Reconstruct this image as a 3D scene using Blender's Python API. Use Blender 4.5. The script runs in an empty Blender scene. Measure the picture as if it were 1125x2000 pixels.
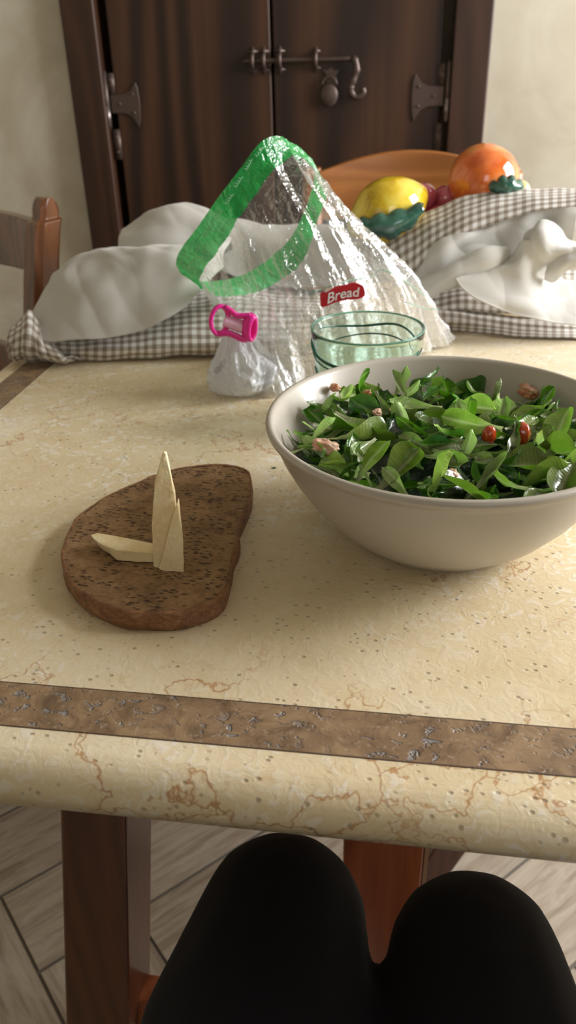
import bpy, bmesh, math, random
import numpy as np
from mathutils import Vector, Matrix, Euler, noise
random.seed(7); rng=np.random.default_rng(7)
C=bpy.context.scene
COL=C.collection
# ---------------------------------------------------------------- camera
CAMZ=1.125; T=0.78; FPX=1600.0
_c=np.array([562.5,1000.0]); _nad=np.array([636.0,3820.0])
_d=np.array([_nad[0]-_c[0],-(_nad[1]-_c[1]),-FPX]); _d/=np.linalg.norm(_d); _up=-_d
_f=np.array([0,0,-1.0]); _Y=_f-_up*_f.dot(_up); _Y/=np.linalg.norm(_Y); _X=np.cross(_Y,_up)
_R0=np.array([_X,_Y,_up])
YAW=math.radians(8.86)                       # the camera looks a little to the left of the table's axis
_c1,_s1=math.cos(YAW),math.sin(YAW)
_Rz=np.array([[_c1,-_s1,0],[_s1,_c1,0],[0,0,1]])
RW=_Rz@_R0
camd=bpy.data.cameras.new('camera'); cam=bpy.data.objects.new('camera',camd); COL.objects.link(cam)
M4=Matrix([list(RW[0])+[0],list(RW[1])+[0],list(RW[2])+[CAMZ],[0,0,0,1]])
cam.matrix_world=M4
camd.sensor_fit='VERTICAL'; camd.sensor_height=36; camd.sensor_width=36*1125/2000
camd.lens=FPX/2000*36; camd.clip_start=.01
camd.dof.use_dof=True; camd.dof.focus_distance=.58; camd.dof.aperture_fstop=9.5
C.camera=cam
# ---------------------------------------------------------------- world, light, exposure
W=bpy.data.worlds.new('World'); C.world=W; W.use_nodes=True
W.node_tree.nodes['Background'].inputs[0].default_value=(.75,.85,1,1); W.node_tree.nodes['Background'].inputs[1].default_value=1.0
def area(name,loc,target,sx,sy,power,color):
    l=bpy.data.lights.new(name,'AREA'); l.shape='RECTANGLE'; l.size=sx; l.size_y=sy; l.energy=power; l.color=color
    o=bpy.data.objects.new(name,l); COL.objects.link(o); o.location=loc
    o.rotation_euler=(Vector(target)-Vector(loc)).to_track_quat('-Z','Y').to_euler(); return o
area('window_light',(1.84,1.2,1.6),(0,1.0,1.0),1.05,1.25,92,(1,1,1))
area('rear_fill_light',(.75,-1.86,1.6),(.3,0,1.0),1.0,1.2,6.5,(1,.99,.97))  # soft fill added behind the viewer, set in an unseen rear opening
vs=C.view_settings; vs.view_transform='Standard'; vs.look='None'; vs.gamma=1; vs.use_curve_mapping=False; vs.exposure=0.02
# ---------------------------------------------------------------- coordinate helpers (places read off the photograph, at true depth)
def _ray(x,y): return RW@np.array([x-_c[0],-(y-_c[1]),-FPX])
def PZ(x,y,z):
    r=_ray(x,y); t=(z-CAMZ)/r[2]; return Vector((r[0]*t,r[1]*t,z))
_fw=np.array([-_s1,_c1,0])
def PD(x,y,D):                                # D = horizontal distance ahead of the viewer
    r=_ray(x,y); t=D/(r.dot(_fw)); return Vector((r[0]*t,r[1]*t,CAMZ+r[2]*t))
def PV(x,y,v):
    r=_ray(x,y); t=v/r[1]; return Vector((r[0]*t,v,CAMZ+r[2]*t))
# ---------------------------------------------------------------- object helpers
def link(name,me,mat=None,parent=None,smooth=True,label=None,cat=None,group=None,kind=None):
    if isinstance(me,bmesh.types.BMesh):
        bm=me; me=bpy.data.meshes.new(name); bmesh.ops.recalc_face_normals(bm,faces=bm.faces[:]) if getattr(link,'recalc',True) else None
        bm.to_mesh(me); bm.free()
    for m in (mat if isinstance(mat,(list,tuple)) else [mat]):
        if m: me.materials.append(m)
    if smooth:
        for p in me.polygons: p.use_smooth=True
    o=bpy.data.objects.new(name,me); COL.objects.link(o)
    if parent: o.parent=parent
    tag(o,label,cat,group,kind); return o
def tag(o,label=None,cat=None,group=None,kind=None):
    if label: o['label']=label
    if cat: o['category']=cat
    if group: o['group']=group
    if kind: o['kind']=kind
    return o
def thing(name,loc,label,cat,group=None,rz=0):
    o=bpy.data.objects.new(name,None); COL.objects.link(o); o.location=loc; o.rotation_euler=(0,0,rz); o.empty_display_size=.05
    return tag(o,label,cat,group)
def keep(o,parent):                            # parent while keeping world-space vertices
    o.parent=parent; o.matrix_parent_inverse=Matrix.Translation(parent.location).inverted(); return o
def bevel(o,w=.003,seg=3):
    m=o.modifiers.new('bevel','BEVEL'); m.width=w; m.segments=seg; m.limit_method='ANGLE'; m.angle_limit=.6
    o.modifiers.new('wn','WEIGHTED_NORMAL').keep_sharp=False; return o
def box_bm(x0,x1,y0,y1,z0,z1,bm=None):
    bm=bm or bmesh.new(); v=[bm.verts.new((x,y,z)) for x in (x0,x1) for y in (y0,y1) for z in (z0,z1)]
    for f in ((0,1,3,2),(4,6,7,5),(0,4,5,1),(2,3,7,6),(0,2,6,4),(1,5,7,3)): bm.faces.new([v[i] for i in f])
    return bm
def hexa(bot,top,bm=None):                     # solid between two quads
    bm=bm or bmesh.new(); a=[bm.verts.new(p) for p in bot]; b=[bm.verts.new(p) for p in top]; n=len(a)
    bm.faces.new(a[::-1]); bm.faces.new(b)
    for i in range(n): bm.faces.new((a[i],a[(i+1)%n],b[(i+1)%n],b[i]))
    return bm
def cr(P,t):                                   # Catmull-Rom through the rows of P at parameter t in 0..len-1
    n=len(P); i=min(int(t),n-2); f=t-i
    p1,p2=P[i],P[i+1]; p0=P[i-1] if i>0 else 2*p1-p2; p3=P[i+2] if i+2<n else 2*p2-p1
    return .5*((2*p1)+(p2-p0)*f+(2*p0-5*p1+4*p2-p3)*f*f+(3*p1-p0-3*p2+p3)*f**3)
def crc(P,t):                                  # closed version, t in 0..len
    n=len(P); i=int(t)%n; f=t-int(t); p0,p1,p2,p3=P[(i-1)%n],P[i],P[(i+1)%n],P[(i+2)%n]
    return .5*((2*p1)+(p2-p0)*f+(2*p0-5*p1+4*p2-p3)*f*f+(3*p1-p0-3*p2+p3)*f**3)
def resample_rows(rows,nu,nv):
    A=[np.array([list(p) for p in r],float) for r in rows]
    B=[np.array([cr(a,(len(a)-1)*j/(nu-1)) for j in range(nu)]) for a in A]
    return np.array([cr(B,(len(B)-1)*i/(nv-1)) for i in range(nv)])
def grid_mesh(name,G,closed_u=False,uv_scale=None):
    nv,nu=G.shape[:2]; verts=[tuple(p) for p in G.reshape(-1,3)]; faces=[]
    for i in range(nv-1):
        for j in range(nu if closed_u else nu-1):
            k=(j+1)%nu; faces.append((i*nu+j,i*nu+k,(i+1)*nu+k,(i+1)*nu+j))
    me=bpy.data.meshes.new(name); me.from_pydata(verts,[],faces)
    # UV in metres along the cloth
    du=np.zeros((nv,nu)); dv=np.zeros((nv,nu))
    du[:,1:]=np.cumsum(np.linalg.norm(np.diff(G,axis=1),axis=2),axis=1); dv[1:,:]=np.cumsum(np.linalg.norm(np.diff(G,axis=0),axis=2),axis=0)
    du[:]=du.mean(axis=0)[None,:]; dv[:]=dv.mean(axis=1)[:,None]
    uv=me.uv_layers.new(name='UVMap'); du=du.ravel(); dv=dv.ravel()
    for l in me.loops: uv.data[l.index].uv=(du[l.vertex_index],dv[l.vertex_index])
    return me
def tube_bm(pts,rad,seg=10,bm=None,closed=False,flat=1.0):
    bm=bm or bmesh.new(); P=[Vector(p) for p in pts]; n=len(P); R=rad if isinstance(rad,(list,tuple)) else [rad]*n
    up=Vector((0,0,1)); rings=[]; 
    t0=(P[1]-P[0]).normalized(); nrm=t0.orthogonal().normalized()
    for i in range(n):
        if closed: t=(P[(i+1)%n]-P[i-1]).normalized()
        else: t=(P[min(i+1,n-1)]-P[max(i-1,0)]).normalized()
        nrm=(nrm-t*nrm.dot(t)).normalized(); b=t.cross(nrm)
        rings.append([bm.verts.new(P[i]+R[i]*(math.cos(2*math.pi*k/seg)*nrm+flat*math.sin(2*math.pi*k/seg)*b)) for k in range(seg)])
    for i in range(n if closed else n-1):
        a,b=rings[i],rings[(i+1)%n]
        for k in range(seg): bm.faces.new((a[k],a[(k+1)%seg],b[(k+1)%seg],b[k]))
    if not closed: bm.faces.new(rings[0][::-1]); bm.faces.new(rings[-1])
    return bm
def lathe_bm(prof,seg=64,loc=(0,0,0),bm=None):
    bm=bm or bmesh.new(); rings=[]
    for r,z in prof:
        rings.append([bm.verts.new((loc[0]+r*math.cos(2*math.pi*k/seg),loc[1]+r*math.sin(2*math.pi*k/seg),loc[2]+z)) for k in range(seg)] if r>1e-6 else [bm.verts.new((loc[0],loc[1],loc[2]+z))])
    for a,b in zip(rings,rings[1:]):
        for k in range(seg):
            q=[a[k%len(a)],a[(k+1)%len(a)],b[(k+1)%len(b)],b[k%len(b)]]; q=list(dict.fromkeys(q))
            if len(q)>2: bm.faces.new(q)
    return bm
def smooth_path(pts,n,closed=False):
    A=[np.array(p,float) for p in pts]
    return [Vector(crc(A,len(A)*i/n)) for i in range(n)] if closed else [Vector(cr(A,(len(A)-1)*i/(n-1))) for i in range(n)]
# ---------------------------------------------------------------- material helpers
class NM:
    def __init__(s,name,base=(.8,.8,.8),rough=.5,**kw):
        s.m=bpy.data.materials.new(name); s.m.use_nodes=True; s.t=s.m.node_tree; s.b=s.t.nodes['Principled BSDF']
        s.set('Base Color',base); s.set('Roughness',rough)
        for k,v in kw.items(): s.set(k.replace('_',' '),v)
    def set(s,k,v):
        i=s.b.inputs[k]
        if hasattr(v,'is_linked') or isinstance(v,bpy.types.NodeSocket): s.t.links.new(v,i)
        else: i.default_value=(list(v)+[1])[:4] if isinstance(v,(tuple,list)) and i.type=='RGBA' else v
    def n(s,ty,ins=None,**at):
        nd=s.t.nodes.new(ty)
        for k,v in at.items(): setattr(nd,k,v)
        for k,v in (ins or {}).items():
            i=nd.inputs[k]
            if isinstance(v,bpy.types.NodeSocket): s.t.links.new(v,i)
            else: i.default_value=(list(v)+[1])[:4] if isinstance(v,(tuple,list)) and i.type=='RGBA' else v
        return nd
    def obj(s): return s.n('ShaderNodeTexCoord').outputs['Object']
    def gen(s): return s.n('ShaderNodeTexCoord').outputs['Generated']
    def uv(s): return s.n('ShaderNodeTexCoord').outputs['UV']
    def map(s,v,scale=(1,1,1),rot=(0,0,0),loc=(0,0,0)):
        return s.n('ShaderNodeMapping',{'Vector':v,'Scale':scale,'Rotation':rot,'Location':loc}).outputs[0]
    def noise(s,v,scale,detail=4,rough=.5,dist=0):
        return s.n('ShaderNodeTexNoise',{'Vector':v,'Scale':scale,'Detail':detail,'Roughness':rough,'Distortion':dist}).outputs
    def ramp(s,f,stops,interp='LINEAR'):
        nd=s.n('ShaderNodeValToRGB',{'Fac':f}); r=nd.color_ramp; r.interpolation=interp
        while len(r.elements)<len(stops): r.elements.new(.5)
        for e,(p,c) in zip(r.elements,stops): e.position=p; e.color=(list(c)+[1])[:4] if isinstance(c,(tuple,list)) else (c,c,c,1)
        return nd.outputs[0]
    def mix(s,f,a,b,bt='MIX'):
        nd=s.t.nodes.new('ShaderNodeMix'); nd.data_type='RGBA'; nd.blend_type=bt
        for i,v in ((0,f),(6,a),(7,b)):
            if isinstance(v,bpy.types.NodeSocket): s.t.links.new(v,nd.inputs[i])
            else: nd.inputs[i].default_value=(list(v)+[1])[:4] if isinstance(v,(tuple,list)) else v
        return nd.outputs[2]
    def math(s,op,a,b=0,clamp=False):
        return s.n('ShaderNodeMath',{0:a,1:b},operation=op,use_clamp=clamp).outputs[0]
    def bump(s,h,strength=.3,dist=.002):
        o=s.n('ShaderNodeBump',{'Height':h,'Strength':strength,'Distance':dist}).outputs[0]; s.t.links.new(o,s.b.inputs['Normal']); return o
def srgb(r,g,b):
    f=lambda c:(c/255/12.92) if c/255<=.04045 else ((c/255+.055)/1.055)**2.4
    return (f(r),f(g),f(b))
def m_plaster(name,c1,c2):
    m=NM(name,rough=.55); v=m.obj(); n1=m.noise(v,2.6,6,.6,1.2)[0]; n2=m.noise(v,9,5,.6,.6)[0]
    f=m.math('ADD',m.math('MULTIPLY',n1,.7),m.math('MULTIPLY',n2,.3)); m.set('Base Color',m.ramp(f,[(.38,c1),(.62,c2)])); m.bump(n2,.15,.004); return m.m
def m_wood(name,c1,c2,c3,scale=1.0,rough=.4,axis='Z',coat=.0,wv=.28):
    m=NM(name,rough=rough,Coat_Weight=coat,Coat_Roughness=.15); v=m.obj()
    st={'Z':(1,1,.13),'X':(.13,1,1),'Y':(1,.13,1)}[axis]
    mv=m.map(v,tuple(a*scale for a in st)); n=m.noise(mv,5,3,.5,.3)[0]
    w=m.n('ShaderNodeTexWave',{'Vector':mv,'Scale':5,'Distortion':9,'Detail':2,'Detail Scale':1.3,'Detail Roughness':.5},wave_type='RINGS' if axis!='Q' else 'BANDS',rings_direction={'Z':'Y','X':'Y','Y':'X'}[axis]).outputs['Fac']
    st2={'Z':(1,1,.02),'X':(.02,1,1),'Y':(1,.02,1)}[axis]
    fb=m.noise(m.map(v,tuple(a*scale for a in st2)),130,3,.6)[0]
    f=m.math('ADD',m.math('MULTIPLY',w,wv),m.math('MULTIPLY',n,1-wv)); col=m.ramp(f,[(.25,c1),(.5,c2),(.8,c3)])
    col=m.mix(m.ramp(fb,[(.35,.3),(.6,0)]),col,c1); m.set('Base Color',col); m.bump(fb,.12,.001); return m.m
MAT={}
MAT['wall_l']=m_plaster('wall_plaster',srgb(190,180,158),srgb(216,209,190))
MAT['wall_r']=MAT['wall_l']
MAT['ceil']=NM('ceiling_paint',(.42,.38,.32),.8).m
MAT['walnut']=m_wood('dark_walnut',srgb(36,19,10),srgb(56,33,19),srgb(80,50,30),.8,.5,wv=.5)
MAT['frame_wood']=m_wood('dark_frame_wood',srgb(42,25,15),srgb(58,35,22),srgb(74,46,30),1.6,.45)
MAT['leg_wood']=m_wood('reddish_leg_wood',srgb(66,34,24),srgb(92,50,34),srgb(112,64,42),3,.33,coat=.3)
MAT['plank_wood']=m_wood('orange_brown_wood',srgb(130,66,36),srgb(176,100,60),srgb(198,122,78),2,.35,coat=.3)
MAT['chair_wood']=m_wood('honey_chair_wood',srgb(134,80,34),srgb(158,99,46),srgb(176,114,58),2,.38,axis='X',coat=.2)
MAT['chair_dark']=m_wood('glossy_brown_chair_wood',srgb(70,38,18),srgb(104,60,30),srgb(128,78,42),3,.22,coat=.8)
MAT['iron']=NM('wrought_iron',srgb(98,84,78),.45,Metallic=.7).m
MAT['steel']=NM('worn_steel',srgb(150,140,135),.35,Metallic=.9).m
MAT['glasspane']=NM('window_glass',(1,1,1),.02,Transmission_Weight=1,IOR=1.02).m
def m_marble():
    m=NM('cream_marble',rough=.3); v=m.obj()
    big=m.noise(v,4.5,4,.6,.8)[0]; mid=m.noise(v,28,5,.65,.5)[0]; fine=m.noise(v,160,3,.6)[0]
    col=m.ramp(big,[(.3,srgb(212,193,154)),(.5,srgb(226,208,172)),(.7,srgb(234,221,192))])
    # pale clouded fossil flecks
    fl=m.ramp(m.noise(v,95,3,.6,1.2)[0],[(.54,0),(.60,1)]); area_=m.ramp(m.noise(v,6,3,.6)[0],[(.42,0.15),(.6,1)])
    col=m.mix(m.math('MULTIPLY',m.math('MULTIPLY',fl,area_),.7),col,srgb(240,236,226))
    col=m.mix(m.ramp(mid,[(.5,0),(.75,.35)]),col,srgb(206,180,128))
    # wandering thin rusty veins
    dv=m.noise(v,11,5,.62)[1]; w=m.n('ShaderNodeVectorMath',{0:m.n('ShaderNodeVectorMath',{0:dv,1:(.5,.5,.5)},operation='SUBTRACT').outputs[0],'Scale':.16},operation='SCALE').outputs[0]
    vv=m.n('ShaderNodeVectorMath',{0:v,1:w},operation='ADD').outputs[0]
    msk=m.ramp(m.noise(v,5.5,2,.5)[0],[(.44,0),(.56,1)])
    for sc,wd,st in ((6.0,.0045,.85),(17,.010,.22)):
        e=m.n('ShaderNodeTexVoronoi',{'Vector':vv,'Scale':sc},feature='DISTANCE_TO_EDGE').outputs['Distance']
        ln=m.ramp(e,[(0,1),(wd,.45),(wd*2.6,0)]); ln=m.math('MULTIPLY',m.math('MULTIPLY',ln,msk),st)
        col=m.mix(ln,col,srgb(176,120,66))
    rust=m.ramp(m.noise(v,15,4,.7)[0],[(.66,0),(.74,.5)]); col=m.mix(rust,col,srgb(205,152,84))
    pit=m.n('ShaderNodeTexVoronoi',{'Vector':m.map(v,(1,1.5,1)),'Scale':115,'Randomness':1},feature='F1').outputs['Distance']
    psel=m.ramp(m.noise(v,40,2,.5)[0],[(.44,0),(.54,1)])
    pm=m.math('MULTIPLY',m.ramp(pit,[(.10,1),(.24,0)]),psel)
    col=m.mix(m.math('MULTIPLY',pm,.55),col,srgb(132,118,98)); m.set('Base Color',col)
    h=m.math('SUBTRACT',m.math('MULTIPLY',m.noise(v,95,3,.6,1.2)[0],.8),m.math('MULTIPLY',pm,.8)); m.bump(h,.45,.0014)
    m.set('Roughness',m.ramp(mid,[(.3,.24),(.7,.4)])); return m.m
MAT['marble']=m_marble()
def m_band():
    m=NM('brown_travertine',rough=.4); v=m.obj()
    n=m.noise(v,45,5,.65,1)[0]; col=m.ramp(n,[(.3,srgb(104,82,62)),(.5,srgb(142,116,88)),(.7,srgb(168,140,106))])
    pa=m.noise(m.map(v,(1,1.5,1)),105,3,.6,.5)[0]; clus=m.ramp(m.noise(v,18,2,.5)[0],[(.38,.15),(.55,1)])
    pt=m.math('MULTIPLY',m.ramp(pa,[(.57,0),(.64,1)]),clus); col=m.mix(pt,col,srgb(138,133,132))
    f2=m.ramp(m.noise(v,210,2,.6)[0],[(.6,0),(.7,.5)]); col=m.mix(f2,col,srgb(178,160,136)); m.set('Base Color',col)
    m.bump(m.math('SUBTRACT',m.math('MULTIPLY',n,.4),pt),.8,.0016); m.set('Roughness',m.ramp(pt,[(0,.42),(1,.12)])); return m.m
MAT['band']=m_band(); MAT['grout']=NM('dark_grout',srgb(84,66,52),.6).m
def m_floor():
    m=NM('wood_look_tile',rough=.42); v=m.uv(); oi=m.n('ShaderNodeVertexColor',layer_name='tint').outputs[0]
    n=m.noise(m.map(v,(1.2,14,1)),5,5,.65,.8)[0]; n2=m.noise(m.map(v,(2,5,1)),6,4,.6,1.5)[0]
    col=m.ramp(n,[(.3,srgb(140,124,108)),(.5,srgb(168,155,138)),(.7,srgb(186,176,160))])
    col=m.mix(m.ramp(n2,[(.5,0),(.7,.5)]),col,srgb(192,184,172)); col=m.mix(1,col,oi,'MULTIPLY'); m.set('Base Color',col); m.bump(n,.1,.001); return m.m
MAT['floor']=m_floor()
# ---------------------------------------------------------------- room shell
XL,XR,YF,YB,ZC=-2.1,1.75,-1.75,1.9,2.7
def struct(name,bm,mat,parent=None,smooth=False):
    o=link(name,bm,mat,parent,smooth)
    if not parent: o['kind']='structure'
    return o
def floor_mesh():
    me=bpy.data.meshes.new('floor'); w,L,g=.15,.90,.0025; verts=[];faces=[];uvs=[];tint=[]
    base=PZ(75,1900,0); ca=math.cos(math.radians(-45)); 
    def add(o,a,b,la,lb,z,t,u0):
        k=len(verts); verts.extend([(o[0]+a[0]*i+b[0]*j,o[1]+a[1]*i+b[1]*j,z) for i,j in ((g,g),(la-g,g),(la-g,lb-g),(g,lb-g))]); faces.append((k,k+1,k+2,k+3))
        uvs.extend([(u0,u0),(u0+la,u0),(u0+la,u0+lb),(u0,u0+lb)]); tint.extend([t]*4)
    s=math.sqrt(.5); a=np.array([s,-s]); b=np.array([s,s]); o0=np.array([base.x,base.y])
    # herringbone: horizontal planks along a, vertical along b
    r2=random.Random(3); N=int(L/w)
    for i in range(-40,41):
        for k in range(-9,10):
            # block origin: diagonal steps (w,w) and period (2L) shift
            o=o0+a*(i*w+k*L)+b*(i*w-k*L)
            for (aa,bb,off) in ((a,b,(0,0)),(b,a,(-w,0))):
                p=o+a*off[0]+b*off[1]
                cx=p+(aa*L/2)
                if not(XL-.3<cx[0]<XR+.3 and YF-.3<cx[1]<YB+.3): continue
                t=r2.uniform(.86,1.06)
                add(p,aa,bb,L,w,0.0,t,r2.uniform(0,9))
    me.from_pydata(verts,[],faces); uv=me.uv_layers.new(name='UVMap')
    for i,l in enumerate(me.loops): uv.data[i].uv=uvs[l.vertex_index]
    vc=me.color_attributes.new('tint','FLOAT_COLOR','POINT')
    for i,t in enumerate(tint): vc.data[i].color=(t,t*.99,t*.975,1)
    return me
bm=box_bm(XL-.3,XR+.3,YF-.3,YB+.3,-.06,-.002); fl=struct('floor',bm,NM('tile_grout',srgb(112,104,94),.8).m)
o=link('floor_tiles',floor_mesh(),MAT['floor'],fl,False); o['kind']='stuff'
struct('ceiling',box_bm(XL-.1,XR+.1,YF-.1,YB+.1,ZC,ZC+.06),MAT['ceil'])
# back wall around the door opening
DX0,DX1,DZ=-.736,.132,2.12
bm=box_bm(XL-.1,DX0,YB,YB+.12,0,ZC); box_bm(DX1,XR+.1,YB,YB+.12,0,ZC,bm); box_bm(DX0,DX1,YB,YB+.12,DZ,ZC,bm); box_bm(XL-.1,XR+.1,YB+.12,YB+.14,0,ZC,bm)
struct('wall_back',bm,MAT['wall_l'])
struct('wall_left',box_bm(XL-.1,XL,YF-.1,YB,0,ZC),MAT['wall_l'])
def wall_with_hole(name,axis,pos,out,a0,a1,h0,h1,z0,z1):
    bm=bmesh.new()
    for (p,q,r,s) in ((a0,h0,0,ZC),(h1,a1,0,ZC),(h0,h1,0,z0),(h0,h1,z1,ZC)):
        lo,hi=min(pos,pos+out),max(pos,pos+out)
        if axis=='x': box_bm(lo,hi,p,q,r,s,bm)
        else: box_bm(p,q,lo,hi,r,s,bm)
    return struct(name,bm,MAT['wall_l'])
wall_with_hole('wall_right','x',XR,.1,YF-.1,YB+.1,.65,1.72,.95,2.25)
wall_with_hole('wall_front','y',YF,-.1,XL-.1,XR+.1,.25,1.25,1.0,2.2)
def window(n,axis,pos,h0,h1,z0,z1):
    r=bpy.data.objects.new('window_%d'%n,None); COL.objects.link(r); r['kind']='structure'; r.location=((pos,(h0+h1)/2,z0) if axis=='x' else ((h0+h1)/2,pos,z0))  # window_2 is the added, unseen opening for the rear fill
    bm=bmesh.new(); t=.05
    for a,b,c,d in ((h0,h0+t,z0,z1),(h1-t,h1,z0,z1),((h0+h1)/2-t/2,(h0+h1)/2+t/2,z0+t,z1-t),(h0+t,h1-t,z0,z0+t),(h0+t,h1-t,z1-t,z1)):
        if axis=='x': box_bm(pos+.02,pos+.07,a,b,c,d,bm)
        else: box_bm(a,b,pos-.07,pos-.02,c,d,bm)
    o=link('window_frame',bm,MAT['frame_wood'],None,False); keep(o,r)
window(1,'x',XR,.65,1.72,.95,2.25); window(2,'y',YF,.25,1.25,1.0,2.2)  # the second window is unseen, added to house the rear fill
bm=box_bm(XL,DX0-.001,YB-.012,YB,0,.09); struct('baseboard_back',box_bm(DX1+.001,XR,YB-.012,YB,0,.09,bm),MAT['frame_wood'])
# ---------------------------------------------------------------- dark double door with wrought iron fittings
door=bpy.data.objects.new('door_1',None); COL.objects.link(door); door.location=(-.302,YB,0); door['kind']='structure'
def dpart(name,bm,mat,smooth=False,parent=door,label=None,bv=0):
    o=link(name,bm,mat,None,smooth); 
    if parent is door: keep(o,door)
    else: o.parent=parent
    if label: o['label']=label
    if bv: bevel(o,bv,2)
    return o
JW=.085
dpart('door_jamb',box_bm(DX0,DX0+JW-.012,YB-.03,YB+.05,0,DZ),MAT['frame_wood'],bv=.004)
dpart('door_jamb',box_bm(DX1-JW+.012,DX1,YB-.03,YB+.05,0,DZ),MAT['frame_wood'],bv=.004)
dpart('door_jamb',box_bm(DX0+JW-.012,DX1-JW+.012,YB-.03,YB+.05,DZ-JW,DZ),MAT['frame_wood'],bv=.004)
xm=-.303; ya,yb=YB-.012,YB+.03
ll=dpart('door_leaf',box_bm(DX0+JW+.006,xm-.0025,ya,yb,.01,DZ-JW-.004),MAT['walnut'],bv=.004)
rl=dpart('door_leaf',box_bm(xm+.0025,DX1-JW-.006,ya,yb,.01,DZ-JW-.004),MAT['walnut'],bv=.004)
def slab_poly(pts,y0,y1,bm=None):              # polygon in x,z given thickness along y
    return hexa([(x,y1,z) for x,z in pts],[(x,y0,z) for x,z in pts],bm)
def XZ(x,y): p=PV(x,y,ya-.003); return (p.x,p.z)
def hinge(cx,cz,s,leaf,steelpin=True):
    # fan-shaped strap on the leaf + butt knuckle on the jamb
    fan=[(0,.017),(.030,.018),(.045,.024),(.058,.040),(.062,.030),(.064,0),(.062,-.030),(.058,-.046),(.045,-.026),(.030,-.019),(0,-.018)]
    h=dpart('hinge',slab_poly([(cx+s*x,cz+z) for x,z in fan],ya-.004,ya-.0005),MAT['iron'],parent=leaf,bv=.001)
    bm=tube_bm([(cx-s*.008,ya-.006,cz-.045),(cx-s*.008,ya-.006,cz+.062)],.0055,12); slab_poly([(cx-s*.004,cz-.11),(cx+s*.012,cz-.11),(cx+s*.012,cz-.05),(cx-s*.004,cz-.05)],ya-.004,ya-.0005,bm); slab_poly([(cx-s*.004,cz+.018),(cx+s*.012,cz+.018),(cx+s*.012,cz+.058),(cx-s*.004,cz+.058)],ya-.004,ya-.0005,bm)
    dpart('hinge_pin',bm,MAT['iron'],True,parent=leaf)
    dpart('hinge_knuckle',tube_bm([(cx-s*.008,ya-.0062,cz-.046),(cx-s*.008,ya-.0062,cz-.004)],.0058,12),MAT['steel'],True,parent=leaf,label='bright worn steel knuckle')
    bm=bmesh.new()
    for x,z in ((.020,0),(.05,.018),(.05,-.018),(.004,-.065),(.004,-.095),(.004,.045)): bmesh.ops.create_icosphere(bm,subdivisions=2,radius=.0032,matrix=Matrix.Translation((cx+s*x,ya-.0045,cz+z)))
    dpart('hinge_nails',bm,MAT['iron'],True,parent=leaf)
hx,hz=XZ(868,187); hinge(hx-.002,hz,-1,rl); hx,hz=XZ(217,203); hinge(hx,hz,1,ll)
# sliding bolt across the seam: bar, hooked tail, staples
x0,z0=XZ(476,121); x1,z1=XZ(693,113); zb=(z0+z1)/2
hk=[(x0,ya-.009,zb),(x1-.02,ya-.009,zb),(x1-.003,ya-.010,zb-.002)]
tail=[XZ(693,113),XZ(698,135),XZ(690,160),XZ(686,175),XZ(692,187),XZ(702,188),XZ(711,180),XZ(709,172)]
dpart('bolt_bar',tube_bm([hk[0],(x0+.05,ya-.009,zb),hk[1],(x1,ya-.010,zb)],.0048,10),MAT['iron'],True,parent=rl,label='long wrought iron sliding bar')
dpart('bolt_handle',tube_bm(smooth_path([(x1,ya-.010,zb)]+[(x,ya-.014,z) for x,z in tail],40),[.0052]*6+[.0065+.0016*(i%4==0) for i in range(20)]+[.006]*14,10),MAT['iron'],True,parent=rl,label='twisted hooked iron bolt handle')
for i,(px,sc) in enumerate(((494,1),(516,1),(547,1),(617,.9))):
    x,z=XZ(px,118); z=zb; bm=bmesh.new()
    for dz in (-.0165,.0165):
        slab=[(x+.008*sc*math.cos(a)*(1+.35*math.cos(4*a)),z+dz*sc+.007*sc*math.sin(a)*(1+.35*math.cos(4*a))) for a in np.linspace(0,2*math.pi,24,endpoint=False)]
        slab_poly(slab,ya-.003,ya-.0005,bm); bmesh.ops.create_icosphere(bm,subdivisions=2,radius=.0035,matrix=Matrix.Translation((x,ya-.0035,z+dz*sc)))
    tube_bm(smooth_path([(x,ya-.001,z-.013),(x,ya-.012,z-.010),(x,ya-.016,z),(x,ya-.012,z+.010),(x,ya-.001,z+.013)],14),.0042,8,bm,flat=1.3)
    dpart('bolt_staple',bm,MAT['iron'],True,parent=ll if i<2 else rl)
x,z=XZ(646,140); x2,zz=XZ(644,190)
bm=bmesh.new()
plate=[(x-.016,z+.004),(x-.008,z+.002),(x,z+.008),(x+.008,z+.002),(x+.018,z+.004),(x+.012,z-.006),(x+.013,z-.022),(x+.010,z-.044),(x-.006,z-.044),(x-.010,z-.022),(x-.008,z-.006)]
slab_poly(plate,ya-.004,ya-.0005,bm); dpart('lock_plate',bm,MAT['iron'],parent=rl)
bm=bmesh.new()
bmesh.ops.create_uvsphere(bm,u_segments=24,v_segments=14,radius=1,matrix=Matrix.Translation((x2,ya-.010,zz+.004))@Matrix.Diagonal((.0185,.007,.021,1)))
tube_bm([(x2+.015*math.cos(a),ya-.010,zz+.022+.016*math.sin(a)) for a in np.linspace(0,math.pi,12)],.0028,8,bm)
dpart('padlock',bm,MAT['iron'],True,parent=rl,label='small rounded iron padlock')
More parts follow.
